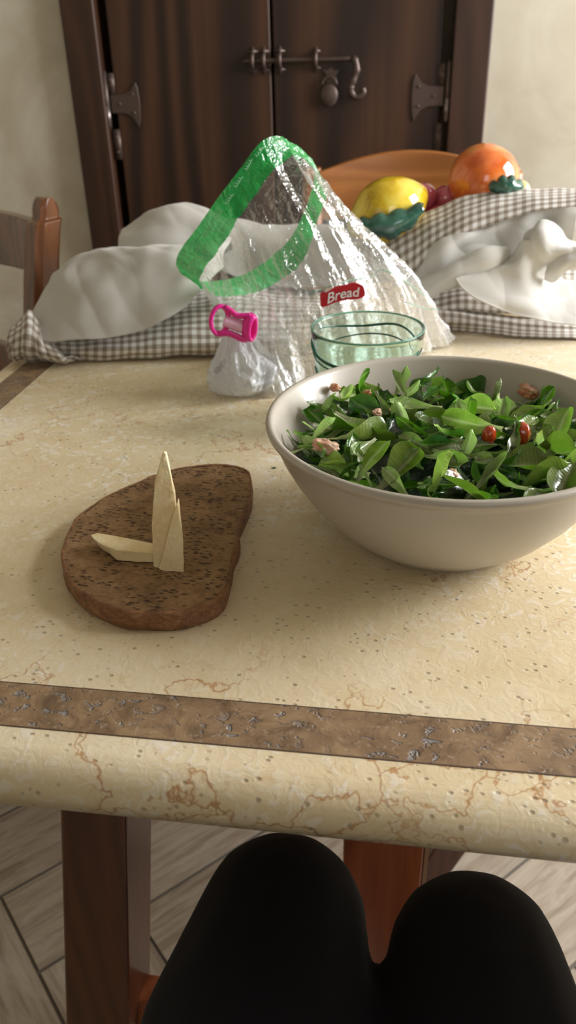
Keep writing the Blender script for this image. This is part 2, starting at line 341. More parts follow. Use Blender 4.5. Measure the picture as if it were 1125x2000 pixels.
# ---------------------------------------------------------------- table
TX0,TX1,TY0,TY1=-.517,.68,.297,1.36; TH=.04
table=thing('dining_table',((TX0+TX1)/2,(TY0+TY1)/2,0),'cream marble dining table with brown inlay band and dark reddish wooden legs','table')
def tpart(name,bm,mat,smooth=False,bv=0,label=None,kind=None):
    o=link(name,bm,mat,None,smooth); keep(o,table)
    if bv: bevel(o,bv,3)
    if label: o['label']=label
    if kind: o['kind']=kind
    return o
def rounded_slab(x0,x1,y0,y1,z0,z1):
    r=(z1-z0)/2; zc=(z0+z1)/2; bm=bmesh.new(); loops=[]
    for k in range(17):
        a=math.pi/2-math.pi*k/16; off=r*(1-math.cos(a)); z=zc+r*math.sin(a)
        loops.append([(x0+off,y0+off,z),(x1-off,y0+off,z),(x1-off,y1-off,z),(x0+off,y1-off,z)])
    V=[[bm.verts.new(p) for p in l] for l in loops]
    for a,b in zip(V,V[1:]):
        for k in range(4): bm.faces.new((a[k],b[k],b[(k+1)%4],a[(k+1)%4]))
    bm.faces.new(V[0]); bm.faces.new(V[-1][::-1]); return bm
o=tpart('tabletop',rounded_slab(TX0,TX1,TY0,TY1,T-TH,T),MAT['marble'],True,label='cream veined marble slab with a rounded edge')
for e in o.data.polygons:
    if abs(e.normal.z)>.999 and e.area>.5: e.use_smooth=False
def ring(i0,i1,z0,z1):                          # frame between insets i0<i1
    bm=bmesh.new(); a=(TX0+i0,TX1-i0,TY0+i0,TY1-i0); b=(TX0+i1,TX1-i1,TY0+i1,TY1-i1)
    box_bm(a[0],a[1],a[2],b[2],z0,z1,bm); box_bm(a[0],a[1],b[3],a[3],z0,z1,bm); box_bm(a[0],b[0],b[2],b[3],z0,z1,bm); box_bm(b[1],a[1],b[2],b[3],z0,z1,bm); return bm
tpart('inlay_band',ring(.0340,.0695,T-.004,T+.0003),MAT['band'],label='brown pitted travertine inlay band')
bm=ring(.0332,.0340,T-.004,T+.00035)
o=tpart('inlay_joint',bm,MAT['grout']); o=tpart('inlay_joint',ring(.0695,.0703,T-.004,T+.00035),MAT['grout'])
Tu=T-TH
def leg_from(pxs,v,depth,mat,w1):
    # front face edges read at the leg's own plane, carried on to table underside and floor
    (a,b),(c,d)=pxs; A,B,Cc,D=PV(*a,v),PV(*b,v),PV(*c,v),PV(*d,v)
    def ext(p,q,z): t=(z-p.z)/(q.z-p.z); return p+(q-p)*t
    def quad(z):
        l=ext(A,B,z); r=ext(Cc,D,z); return [(l.x,v,z),(r.x,v,z),(r.x+.004,v+depth,z),(l.x+.004,v+depth,z)]
    o=tpart('leg',hexa(quad(0),quad(Tu-.02)),mat,bv=.004); return o
leg_from((((115,1585),(127,2000)),((246,1601),(252,2000))),.42,.062,MAT['leg_wood'],.058)
# far leg of the left trestle, the wide lit centre board, and a leg leaning behind it
A=PV(672,1645,.60); B=PV(829,1660,.60)
tpart('centre_board',hexa([(A.x-.002,.60,0),(B.x,.60,0),(B.x,.63,0),(A.x-.002,.63,0)],[(A.x,.60,Tu-.02),(B.x,.60,Tu-.02),(B.x,.63,Tu-.02),(A.x,.63,Tu-.02)]),MAT['plank_wood'],bv=.003,label='wide orange brown centre board')
tpart('board_edge_highlight',box_bm(B.x+.0005,B.x+.005,.601,.629,0.001,Tu-.021),NM('pale_edge_highlight',srgb(190,160,130),.5).m,label='pale strip modelling the highlight on the centre board edge')  # edge highlight modelled as a thin pale strip
A=PV(842,1665,.78); B=PV(905,1668,.78)
def lean(xt0,xt1,y,xb0,xb1,dy=.05,zt=None):
    zt=zt or Tu-.02; return hexa([(xb0,y,0),(xb1,y,0),(xb1,y+dy,0),(xb0,y+dy,0)],[(xt0,y,zt),(xt1,y,zt),(xt1,y+dy,zt),(xt0,y+dy,zt)])
k=.35; zA=A.z
tpart('leg',lean(A.x+(Tu-zA)*k,B.x+(Tu-zA)*k,.78,A.x-zA*k,B.x-zA*k),MAT['leg_wood'],bv=.004)
tpart('leg',lean(-.42,-.36,1.12,-.47,-.41),MAT['leg_wood'],bv=.004)
tpart('leg',lean(.38,.44,.42,.47,.53),MAT['leg_wood'],bv=.004); tpart('leg',lean(.38,.44,1.12,.47,.53),MAT['leg_wood'],bv=.004)
tpart('apron',box_bm(-.40,.56,.40,.44,Tu-.02,Tu-.0005),MAT['leg_wood'])
tpart('apron',box_bm(-.40,.56,1.13,1.17,Tu-.02,Tu-.0005),MAT['leg_wood'])
p=PV(262,1935,.45)
tpart('stretcher',box_bm(p.x-.02,.44,.445,.475,p.z-.055,p.z-.01),MAT['plank_wood'],bv=.003)
# ---------------------------------------------------------------- bowl
BX,BY=None,None
_bc=PZ(518,830,T+.1); bc=Vector((0,0,0)); 
_p=[PZ(x,y,T+.1) for x,y in [(518,830),(540,778),(600,735),(700,705),(850,694),(1000,707),(1125,735),(560,888),(640,935),(740,967),(850,984),(1000,978),(1125,950)]]
Am=np.array([[2*q.x,2*q.y,1] for q in _p]); bb=np.array([q.x**2+q.y**2 for q in _p]); s_=np.linalg.lstsq(Am,bb,rcond=None)[0]
BX,BY=float(s_[0]),float(s_[1]); BR=math.sqrt(s_[2]+BX*BX+BY*BY); print('BOWL',BX,BY,BR)
def m_bowl():
    m=NM('greige_stoneware',srgb(179,171,158),.36,Coat_Weight=.15); m.bump(m.noise(m.obj(),30,2)[0],.03,.001); return m.m
bowl=thing('salad_bowl',(BX,BY,T),'large greige salad bowl full of green leaves, standing on the table','bowl')
prof=[(0,.0035),(.050,.0035),(.056,.0),(.062,.001),(.072,.006),(.090,.021),(.106,.040),(.118,.058),(.1265,.074),(.1275,.0765),(.1318,.088),(.1335,.0925),(.1352,.0932),(.1372,.0950),(.1378,.0975),(.1370,.0995),(.1350,.1004),(.1328,.0998),(.1308,.0970),(.1270,.088),(.118,.068),(.104,.045),(.086,.024),(.064,.010),(.035,.0065),(0,.006)]
prof=[(r*BR/.1378,z) for r,z in prof]
o=link('bowl_body',lathe_bm(prof,128),m_bowl(),bowl); 
def bowl_r(z):                                   # inner radius at height z above the table
    pts=[(.0065,.035),(.010,.064),(.024,.086),(.045,.104),(.068,.118),(.088,.127),(.097,.1308),(.12,.132)]
    for (a,ra),(b,rb) in zip(pts,pts[1:]):
        if z<=b: return (ra+(rb-ra)*max(0,(z-a))/(b-a))*BR/.1378
    return .132
# ---------------------------------------------------------------- salad leaves
def m_leaf(name,c1,c2,cv):
    m=NM(name,rough=.26,Coat_Weight=.5,Coat_Roughness=.08); uv=m.uv(); sx=m.n('ShaderNodeSeparateXYZ',{0:uv}).outputs
    oi=m.n('ShaderNodeObjectInfo').outputs['Random']; n=m.noise(m.obj(),60,4,.6)[0]
    c=m.mix(m.ramp(n,[(.35,0),(.65,1)]),c1,c2)
    mid=m.ramp(m.math('ABSOLUTE',m.math('SUBTRACT',sx[0],.5)),[(.0,.9),(.035,.5),(.09,0)]); c=m.mix(mid,c,cv)
    stem=m.ramp(sx[1],[(.12,.95),(.42,0)]); c=m.mix(stem,c,cv)
    # side veins
    wv=m.n('ShaderNodeTexWave',{'Vector':m.map(uv,(1.2,5,1),(0,0,.0)),'Scale':1.2,'Distortion':2.5,'Detail':1},bands_direction='Y').outputs['Fac']
    c=m.mix(m.ramp(wv,[(.7,0),(1,.07)]),c,cv)
    hs=m.n('ShaderNodeHueSaturation',{'Color':c,'Value':m.math('ADD',m.math('MULTIPLY',m.math('MULTIPLY',oi,oi),1.2),.32),'Hue':m.math('ADD',m.math('MULTIPLY',oi,.03),.485)}).outputs[0]
    m.set('Base Color',hs); m.bump(m.math('ADD',n,m.math('MULTIPLY',wv,.12)),.3,.002)
    tr=m.n('ShaderNodeBsdfTranslucent',{'Color':m.mix(.5,hs,srgb(120,190,30))}); mx=m.n('ShaderNodeMixShader',{0:.28,1:m.b.outputs[0],2:tr.outputs[0]})
    m.t.links.new(mx.outputs[0],m.t.nodes['Material Output'].inputs[0]); return m.m
LM=[m_leaf('leaf_dark',srgb(20,56,22),srgb(40,84,30),srgb(110,150,78)),m_leaf('leaf_mid',srgb(44,92,24),srgb(82,132,34),srgb(176,204,112)),m_leaf('leaf_light',srgb(130,166,60),srgb(178,204,96),srgb(230,238,184))]
MAT['oilstem']=m_leaf('pale_stem',srgb(150,178,100),srgb(186,206,134),srgb(222,230,180))
def leaf_mesh(seed,L=.05,Wd=.011,curl=1.0,fold=.5,mat=0,broad=1.0):
    r=random.Random(seed); nu,nv=9,16; G=np.zeros((nv,nu,3)); a=r.uniform(-.4,1.2)*curl; tw=r.uniform(-1.6,1.6); sb=r.uniform(-.6,.6)
    p=np.array([0.,0.,0.]); ang=-.2
    for i in range(nv):
        t=i/(nv-1); 
        w=Wd*(.16+.84*min(1,max(0,(t-.12)/.5))**1.3)*(math.sqrt(max(0,1-((t-.72)/.28)**2)) if t>.72 else 1)*broad
        if t<.2: w=Wd*.2
        ang=-.2+a*t*1.3+.15*math.sin(t*7+seed); 
        if i: p=p+np.array([math.sin(sb*t)*.5,math.cos(ang),math.sin(ang)])*L/(nv-1)
        for j in range(nu):
            s=(j/(nu-1)-.5)*2; x=s*w; z=fold*w*abs(s)**1.7+.0013*math.sin(7*t+3*s+seed)*abs(s)
            th=tw*t; z+=.0016*noise.noise(Vector((x*160,t*7,seed)))+.0008*noise.noise(Vector((x*400,t*16,seed)))*(t>.25); G[i,j]=p+np.array([x*math.cos(th)-z*math.sin(th),0,x*math.sin(th)+z*math.cos(th)])+np.array([0,-abs(s)**2*.0015,0])
    me=grid_mesh('salad_leaf',G); uv=me.uv_layers[0]
    for l in me.loops: uv.data[l.index].uv=((l.vertex_index%nu)/(nu-1),(l.vertex_index//nu)/(nv-1))
    me.materials.append(LM[mat] if mat<3 else MAT['oilstem'])
    for pl in me.polygons: pl.use_smooth=True
    return me
LEAVES=[]
for k in range(18):
    mt=[0,1,0,1,2,0][k%6]; LEAVES.append((mt,leaf_mesh(k+1,L=random.uniform(.034,.050),Wd=random.choice((random.uniform(.0055,.0075),random.uniform(.008,.011))),curl=random.uniform(.6,2.6),fold=random.uniform(.2,1.1),mat=mt)))
for k in range(7): LEAVES.append((3,leaf_mesh(60+k,L=random.uniform(.032,.05),Wd=random.uniform(.004,.0055),curl=1.5,fold=.7,mat=3)))
for k in range(4): LEAVES.append((2,leaf_mesh(80+k,L=random.uniform(.045,.055),Wd=random.uniform(.010,.014),curl=1.2,fold=.9,mat=2)))
LDESC={0:('dark green lamb\'s lettuce leaf among the salad in the greige bowl','dark salad leaves in the bowl'),1:('bright green lamb\'s lettuce leaf among the salad in the greige bowl','bright green salad leaves in the bowl'),2:('light green pale-veined lettuce leaf among the salad in the greige bowl','light green salad leaves in the bowl'),3:('pale narrow stem leaf among the salad in the greige bowl','pale salad stems in the bowl')}
def surf(x,y):                                   # salad surface height above table
    r=math.hypot(x,y)/BR; return .081+.013*(1-r*r)+.006*noise.noise(Vector((x*22,y*22,3)))-.007*max(0,y/BR)-.006*max(0,(x+y)/BR)
def place_leaf(me,x,y,z,rot,mt,sc=1):
    o=bpy.data.objects.new('salad_leaf',me); COL.objects.link(o); o.location=(BX+x,BY+y,T+z); o.rotation_euler=rot; o.scale=(sc,)*3
    tag(o,LDESC[mt][0],'leaf',LDESC[mt][1]); m_=o.modifiers.new('sub','SUBSURF'); m_.levels=0; m_.render_levels=1; return o
def try_leaf(x,y,dz,rz,tilt,roll,ent,sc=1):
    mt,me=ent; z=surf(x,y)+dz
    Rm=Euler((tilt,roll,rz)).to_matrix(); half=Rm@Vector((0,.024,0)); loc=Vector((x,y,z))-half
    for k in range(14):
        ok=True
        for vtx in list(me.vertices)[::2]:
            w=loc+Rm@(vtx.co*sc); lim=bowl_r(max(w.z,.012))-.0045; h_=math.hypot(w.x,w.y)
            if w.z<.104 and h_>lim:
                f=lim/h_; loc=loc+Vector((w.x*(f-1),w.y*(f-1),0)); ok=False
        if ok: break
    if not ok: return
    place_leaf(me,loc.x,loc.y,loc.z,(tilt,roll,rz),mt,sc)
r3=random.Random(11)
for layer,(n,dz) in enumerate(((70,-.022),(108,-.010),(108,.002))):
    for i in range(n):
        rr=BR*.90*math.sqrt((i+.5)/n); th=i*2.39996+layer*1.1+r3.uniform(-.3,.3); x,y=rr*math.cos(th),rr*math.sin(th)
        if layer==0: ent=LEAVES[r3.choice([0,2,5,6,8,11,12,14,17])]
        else: ent=LEAVES[r3.choice(list(range(len(LEAVES)))+[1,3,7,9,0,2,5,18,19,20,21,22,23])]
        try_leaf(x,y,dz+r3.uniform(-.004,.006),r3.uniform(0,6.28),r3.uniform(-.7,1.15),r3.uniform(-1.4,1.4),ent,r3.uniform(.85,1.1))
# dark tangle beneath
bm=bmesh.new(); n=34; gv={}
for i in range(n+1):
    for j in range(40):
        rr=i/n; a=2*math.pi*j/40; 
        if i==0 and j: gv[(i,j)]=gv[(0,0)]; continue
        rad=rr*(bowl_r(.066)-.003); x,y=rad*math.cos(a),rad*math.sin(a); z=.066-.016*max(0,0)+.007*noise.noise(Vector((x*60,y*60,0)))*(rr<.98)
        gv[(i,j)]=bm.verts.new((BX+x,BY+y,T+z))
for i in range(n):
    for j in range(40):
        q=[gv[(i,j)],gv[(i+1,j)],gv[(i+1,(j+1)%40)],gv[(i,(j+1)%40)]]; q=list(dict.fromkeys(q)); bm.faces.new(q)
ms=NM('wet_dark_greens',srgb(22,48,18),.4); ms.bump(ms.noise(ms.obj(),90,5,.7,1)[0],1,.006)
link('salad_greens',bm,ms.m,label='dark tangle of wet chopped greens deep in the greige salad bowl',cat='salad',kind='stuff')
# tuna flakes, carrot / tomato bits
def m_tuna():
    m=NM('tuna',rough=.45,Subsurface_Weight=.15); n=m.noise(m.map(m.obj(),(1,3,1)),90,4,.6)[0]; m.set('Base Color',m.ramp(n,[(.35,srgb(186,128,104)),(.6,srgb(228,190,164))])); m.bump(n,.6,.003); return m.m
MAT['tuna']=m_tuna(); MAT['tomato']=NM('tomato',srgb(176,62,28),.2,Coat_Weight=.5).m
def chunk(seed,r,st=(1,1,1),rough_=.35):
    bm=bmesh.new(); bmesh.ops.create_icosphere(bm,subdivisions=4,radius=1)
    for v in bm.verts:
        q_=rough_/.35; k=1+rough_*noise.noise(v.co*1.6+Vector((seed,0,0)))+.24*q_*noise.noise(v.co*2.6+Vector((seed,3,0)))+.10*q_*noise.noise(v.co*11+Vector((seed,3,0))); v.co=Vector((v.co.x*st[0],v.co.y*st[1],v.co.z*st[2]))*k*r
    return bm
TUNA=[(638,873,.0105,'large tuna flake lying on leaves near the left front of the bowl'),(776,803,.006,'pink tuna flake left of centre in the salad'),(738,806,.0055,'small tuna flake half hidden under a leaf left of centre in the salad'),(884,928,.0065,'pale tuna flake near the front rim of the bowl'),(1030,765,.0105,'long pale tuna flake near the back of the salad'),(655,757,.0055,'small tuna bit at the back left of the salad beside the bowl wall'),(715,768,.005,'dark pink tuna bit behind the back left leaves'),(975,760,.004,'thin tuna crumb stuck by the back wall of the bowl'),(588,818,.0045,'tuna crumb stuck to the inner left wall of the bowl')]
for i,(x,y,r,lb) in enumerate(TUNA):
    r*=.85; p=PZ(x,y,T+.092); p=PZ(x,y,T+surf(p.x-BX,p.y-BY)+.006)
    if i==8: p=PZ(x,y,T+.075); 
    if i==7: p=PZ(x,y,T+.078); 
    o=link('tuna_flake',chunk(i*7.3,r,(1.5 if i==4 else 1.15,.8,.6)),MAT['tuna'],label=lb,cat='tuna',group='tuna flakes in the salad'); o.location=p; o.rotation_euler=(.2*i,.3,.5*i)
for i,(x,y,lb) in enumerate(((1018,848,'orange red tomato piece in the right half of the salad'),(955,850,'dark red tomato piece partly hidden under leaves right of the middle'))):
    o=link('tomato_piece',chunk(40+i,.0085-.002*i,(.8,.8,1.15),.08),MAT['tomato'],label=lb,cat='tomato'); p=PZ(x,y,T+.092); o.location=PZ(x,y,T+surf(p.x-BX,p.y-BY)+.004)
# a few placed hero leaves as in the photo: (px,py, height, rot z, tilt, roll, mesh, scale)
HL=['broad leaf lying at the back left beside the pink tuna bits','leaf in the middle just left of the pale flake','thin pale upright leaf at the back middle','broad leaf below the tuna flake at the back right','leaf standing at the front left right of the large tuna flake','wide pale leaf at the front middle','pale leaf at the front right','curled pale stem above the large tuna flake at the left','leaf in the middle left of the tomato pieces','broad leaf touching the right side of the large tuna flake','pale stem leaf in front of the middle','pale stem leaf close to the front rim at the right','leaf below the orange red tomato piece','thin leaf left of the middle behind the large tuna flake','small raised leaf right of the tuna flake at the back right','leaf between the middle and the dark tomato piece']
HERO=[(690,765,.100,1.9,.25,-.35,1,1.0),(800,885,.103,.4,.1,.1,2,1.0),(840,765,.104,.15,1.25,.2,20,.9),(1045,795,.104,2.4,.15,.5,3,1.15),(715,900,.105,.1,1.0,.5,4,.95),(775,925,.1015,-.7,.4,.2,26,.9),(1000,900,.102,-1.5,.05,.2,25,1.1),(620,855,.100,-1.3,.5,0,19,1.1),(835,845,.105,.8,.8,-.3,7,1.0),(680,890,.104,-.3,.9,-.4,3,1.1),(870,895,.103,-2.2,.2,.3,21,1.1),(960,930,.102,-.9,.55,.1,22,1.0),(1080,860,.103,-.4,.4,-.3,10,1.1),(660,840,.101,-1.0,.3,.2,18,1.0),(1070,775,.102,-.7,.8,.3,15,.8),(900,820,.104,2.0,.3,-.4,9,1)]
for x,y,h,rz,ti,ro,k,sc in HERO:
    h-=.007
    p=PZ(x,y,T+h); Rm=Euler((ti,ro,rz)).to_matrix(); l=p-Vector((BX,BY,T))-Rm@Vector((0,.022,0))*sc
    mt,me=LEAVES[min(k,len(LEAVES)-1)]; hl=place_leaf(me,l.x,l.y,l.z,(ti,ro,rz),mt,sc); hl['label']=HL.pop(0)+' in the salad bowl'; hl['group']='leaves lying on top of the salad'
# scraps on the table and on the bowl
for (x,y,rz,lb) in ((530,915,.3,'tiny green leaf scrap on the marble left of the bowl'),):
    p=PZ(x,y,T); bm=bmesh.new(); vs_=[bm.verts.new(q) for q in ((0,0,.0006),(.003,.001,.0012),(.005,.0003,.0008),(.004,-.0012,.0006),(.0015,-.0012,.001))]; f=bm.faces.new(vs_); bmesh.ops.extrude_face_region(bm,geom=[f]); 
    for v in bm.verts[:5]: v.co.z=0.0
    o=link('leaf_scrap',bm,LM[0],label=lb,cat='leaf scrap'); o.location=p; o.rotation_euler=(0,0,rz)
# ---------------------------------------------------------------- bread slice
def m_crumb():
    m=NM('rye_crumb',rough=.85); v=m.obj(); n=m.noise(v,45,5,.65)[0]; n2=m.noise(v,260,4,.7)[0]
    c=m.ramp(m.math('ADD',m.math('MULTIPLY',n,.6),m.math('MULTIPLY',n2,.4)),[(.35,srgb(112,84,54)),(.5,srgb(146,114,78)),(.68,srgb(176,142,102))])
    wv=m.map(v,(.8,2.0,1),(0,0,.35)); h1=m.n('ShaderNodeTexVoronoi',{'Vector':m.n('ShaderNodeVectorMath',{0:wv,1:m.n('ShaderNodeVectorMath',{0:m.noise(v,60,2)[1],'Scale':.012},operation='SCALE').outputs[0]},operation='ADD').outputs[0],'Scale':190}).outputs['Distance']
    sel=m.ramp(m.noise(v,70,2,.5)[0],[(.40,0),(.5,1)]); pit=m.math('MULTIPLY',m.ramp(h1,[(.2,1),(.42,0)]),sel)
    c=m.mix(m.math('MULTIPLY',pit,.75),c,srgb(58,38,22)); m.set('Base Color',c); m.bump(m.math('SUBTRACT',m.math('MULTIPLY',n2,.5),pit),.9,.0018); return m.m
def m_crust():
    m=NM('rye_crust',rough=.7); v=m.obj(); n=m.noise(v,40,5,.7)[0]; n2=m.noise(m.map(v,(1,1,2)),220,4,.7)[0]
    c=m.ramp(m.math('ADD',m.math('MULTIPLY',n,.5),m.math('MULTIPLY',n2,.5)),[(.35,srgb(96,64,40)),(.52,srgb(142,100,66)),(.68,srgb(188,144,100))]); m.set('Base Color',c); m.bump(n2,.9,.0025); return m.m
outl=[(121,1100),(125,1060),(150,1012),(198,975),(250,950),(300,929),(350,914),(415,907),(455,909),(482,918),(492,942),(488,975),(472,1010),(463,1035),(466,1055),(455,1085),(448,1120),(436,1158),(405,1180),(345,1197),(280,1197),(230,1192),(180,1170),(140,1140)]
TB=.0155; top=[PZ(x,y,T+TB) for x,y in outl]; top=smooth_path(top,160,True)
cen=sum(top,Vector())/len(top)
bread=thing('bread_slice',(cen.x,cen.y,T),'slice of dark rye bread lying on the marble with cheese on it','bread')
bm=bmesh.new(); n=len(top); rings=[]
def brz(s): return 0
for s in (0,.15,.3,.45,.6,.72,.82,.9,.96,1):
    rings.append([bm.verts.new(cen.lerp(p,s*.975)+Vector((0,0,.0011*noise.noise(cen.lerp(p,s)*70)+.0005*noise.noise(cen.lerp(p,s)*260)-.0003*s))) for p in top] if s else [bm.verts.new(cen)])
for a,b in zip(rings,rings[1:]):
    for k in range(n):
        q=list(dict.fromkeys([a[k%len(a)],a[(k+1)%len(a)],b[(k+1)%n],b[k]])); bm.faces.new(q)
o=link('crumb',bm,m_crumb()); keep(o,bread)
bm=bmesh.new(); rings=[]
for k,(s,z) in enumerate(((.974,TB+.0002),(.990,TB+.0008),(1.004,TB-.0004),(1.010,TB-.004),(1.012,TB*.45),(1.006,.0025),(.99,.0),(.5,.0))):
    ring_=[]
    for i,p in enumerate(top):
        d=(p-cen); q=cen+d*s; nz=noise.noise(Vector((p.x*60,p.y*60,z*60))); nz2=noise.noise(Vector((p.x*260,p.y*260,z*200)))
        q+=d.normalized()*(.0012*nz+.0006*nz2)*(1 if 0<k<6 else 0); q.z=T+z+(.0006*nz if 0<k<3 else 0); ring_.append(bm.verts.new(q))
    rings.append(ring_)
for a,b in zip(rings,rings[1:]):
    for k in range(n): bm.faces.new((a[k],a[(k+1)%n],b[(k+1)%n],b[k]))
bm.faces.new(rings[-1])
o=link('crust',bm,m_crust()); keep(o,bread); o['label']='browned crust around the slice'
# ---------------------------------------------------------------- cheese
def m_cheese():
    m=NM('hard_cheese',rough=.5,Subsurface_Weight=.25,Subsurface_Radius=(.006,.004,.002)); v=m.obj(); n=m.noise(v,55,4,.6)[0]; n2=m.noise(v,260,3,.7)[0]
    m.set('Base Color',m.ramp(m.math('ADD',m.math('MULTIPLY',n,.6),m.math('MULTIPLY',n2,.4)),[(.35,srgb(236,212,156)),(.65,srgb(252,238,200))])); m.bump(m.math('ADD',m.math('MULTIPLY',n,.6),m.math('MULTIPLY',n2,.6)),.55,.0018); return m.m
MAT['cheese']=m_cheese()
def cheese(verts,faces,label,cuts=4,amp=.0006):
    bm=bmesh.new(); V=[bm.verts.new(v) for v in verts]
    for f in faces: bm.faces.new([V[i] for i in f])
    bmesh.ops.recalc_face_normals(bm,faces=bm.faces[:]); bmesh.ops.triangulate(bm,faces=[f for f in bm.faces if len(f.verts)>4])
    bmesh.ops.bevel(bm,geom=bm.edges[:],offset=.0006,segments=1,affect='EDGES')
    bmesh.ops.subdivide_edges(bm,edges=bm.edges[:],cuts=cuts,use_grid_fill=True)
    for v in bm.verts: v.co+=Vector((noise.noise(v.co*150),noise.noise(v.co*150+Vector((5,5,5))),noise.noise(v.co*150+Vector((9,1,3)))))*amp+Vector((noise.noise(v.co*500),noise.noise(v.co*500+Vector((5,5,5))),0))*amp*.5
    o=link('cheese_piece',bm,MAT['cheese'],smooth=True,label=label,cat='cheese',group='cheese pieces on the bread'); 
    e=o.modifiers.new('es','EDGE_SPLIT'); e.split_angle=.7; return o
zt=T+TB+.0010
base=PZ(300,1108,zt); D0=base.dot(Vector(_fw))
def at(x,y,dd): return PD(x,y,D0+dd)
# tall spike standing on its end: front face left edge, blade thickness runs backwards
cheese([at(300,1107,0),at(330,1116,0),at(348,1040,.004),at(341,965,.006),at(325,884,.010),at(318,883,.010),at(302,940,.006),at(297,1025,.002),
        at(302,1085,.016),at(336,1092,.018),at(350,1020,.018),at(342,960,.018),at(326,881,.016),at(319,881,.016),at(305,934,.016),at(301,1015,.016)],
       [(0,1,2,3,4,5,6,7),(15,14,13,12,11,10,9,8)]+[(i,(i+1)%8,(i+1)%8+8,i+8) for i in range(8)],'tall pointed sliver of pale cheese standing upright on the bread',3,.0004)
cheese([at(309,1112,-.003),at(360,1131,-.006),at(358,1060,-.004),at(349,974,.002),at(344,984,.000),
        at(322,1106,.0005),at(356,1112,.0085),at(357,1050,.009),at(350,972,.006),at(346,980,.004)],
       [(0,1,2,3,4),(9,8,7,6,5)]+[(i,(i+1)%5,(i+1)%5+5,i+5) for i in range(5)],'shorter yellow cheese wedge leaning on the front of the tall sliver',3,.0004)
hh=.0095
tp=[(176,1044),(190,1040),(215,1044),(262,1053),(300,1061),(300,1078),(262,1077),(225,1073),(200,1064),(183,1053)]
tops=[PZ(x,y,zt+hh) for x,y in tp]; bots=[Vector((p.x,p.y,zt)) for p in tops]
for k,(i) in enumerate((0,9,8)): bots[i]=bots[i]+Vector((.004,.002,0))
cheese(tops+bots,[tuple(range(10)),tuple(range(19,9,-1))]+[(i,(i+1)%10,(i+1)%10+10,i+10) for i in range(10)],'flat tapering slab of cheese lying left of the upright pieces',3,.0004)
# ---------------------------------------------------------------- glass tumbler
gc=PZ(718,640,T+.1); GX,GY=gc.x,gc.y; 
def grad(z): return .0435+(.0568-.0435)*(z/.1)**.85
def m_glass(name,c,r=.0):
    m=NM(name,c,r,Transmission_Weight=1.0,IOR=1.45); return m.m
tum=thing('tumbler',(GX,GY,T),'green tinted glass tumbler with dark swirls standing behind the salad bowl','glass')
w_=.0019; prof=[(0,0)]+[(grad(0)-.004,0),(grad(0),.003)]+[(grad(z),z) for z in np.linspace(.01,.098,14)]+[(grad(.1)-.0003,.0997),(grad(.1)-w_/2,.1004),(grad(.1)-w_+.0003,.0997)]+[(grad(z)-w_,z) for z in np.linspace(.098,.014,14)]+[(grad(0)-.006,.009),(0,.008)]
mg=NM('pale_green_glass',(.72,.86,.79),.02,Transmission_Weight=1.0,IOR=1.35); link('glass_body',lathe_bm(prof,96),mg.m,tum)
ms=NM('green_swirl_glass',(.015,.12,.08),.1,Transmission_Weight=.15,IOR=1.4)
def swirl(pts,r=.0009,inside=False):
    P=[]
    for a,z in [tuple(p) for p in [np.array(cr([np.array(q,float) for q in pts],(len(pts)-1)*i/60)) for i in range(61)]]:
        rr=grad(max(z,0))+(.0002 if not inside else -w_-.0002); P.append((rr*math.cos(a),rr*math.sin(a),z))
    rad=[r*(.35+.65*math.sin(math.pi*i/60)**.6) for i in range(61)]; link('swirl',tube_bm(P,rad,6,flat=1.8),ms.m,tum,label='dark green swirl line in the glass')
fa=-math.pi/2-.1                                  # towards the viewer
swirl([(fa-1.5,.088),(fa-.9,.078),(fa-.2,.074),(fa+.5,.0745),(fa+1.3,.083)],.0017); swirl([(fa-1.6,.080),(fa-.8,.071),(fa,.069),(fa+.8,.072),(fa+1.6,.082)],.0009)
swirl([(fa-1.3,.062),(fa-.9,.054),(fa-.5,.047)],.0010); swirl([(fa-1.2,.036),(fa-.7,.044),(fa-.1,.046),(fa+.5,.044),(fa+.9,.052),(fa+1.3,.064)],.0016); swirl([(fa+.2,.040),(fa+.7,.048),(fa+1.1,.066),(fa+1.3,.084)],.0013)
swirl([(fa+math.pi-1.2,.080),(fa+math.pi-.5,.090),(fa+math.pi+.3,.086),(fa+math.pi+1.3,.092)],.0013,True); swirl([(fa+math.pi-1.1,.070),(fa+math.pi-.2,.078),(fa+math.pi+1.1,.074)],.0009,True)
swirl([(fa+.45,.068),(fa+.62,.060),(fa+.58,.052),(fa+.45,.054),(fa+.5,.062)],.0006); swirl([(fa-2.2,.03),(fa-1.4,.05),(fa-.6,.03)],.0010)
rimp=[(( grad(.1)-w_/2)*math.cos(a),(grad(.1)-w_/2)*math.sin(a),.1004) for a in np.linspace(0,2*math.pi,96,endpoint=False)]
link('rim',tube_bm(rimp,.0010,8,closed=True),NM('green_glass_rim',(.22,.50,.38),.08,Transmission_Weight=.6,IOR=1.4).m,tum,label='darker green rounded rim')
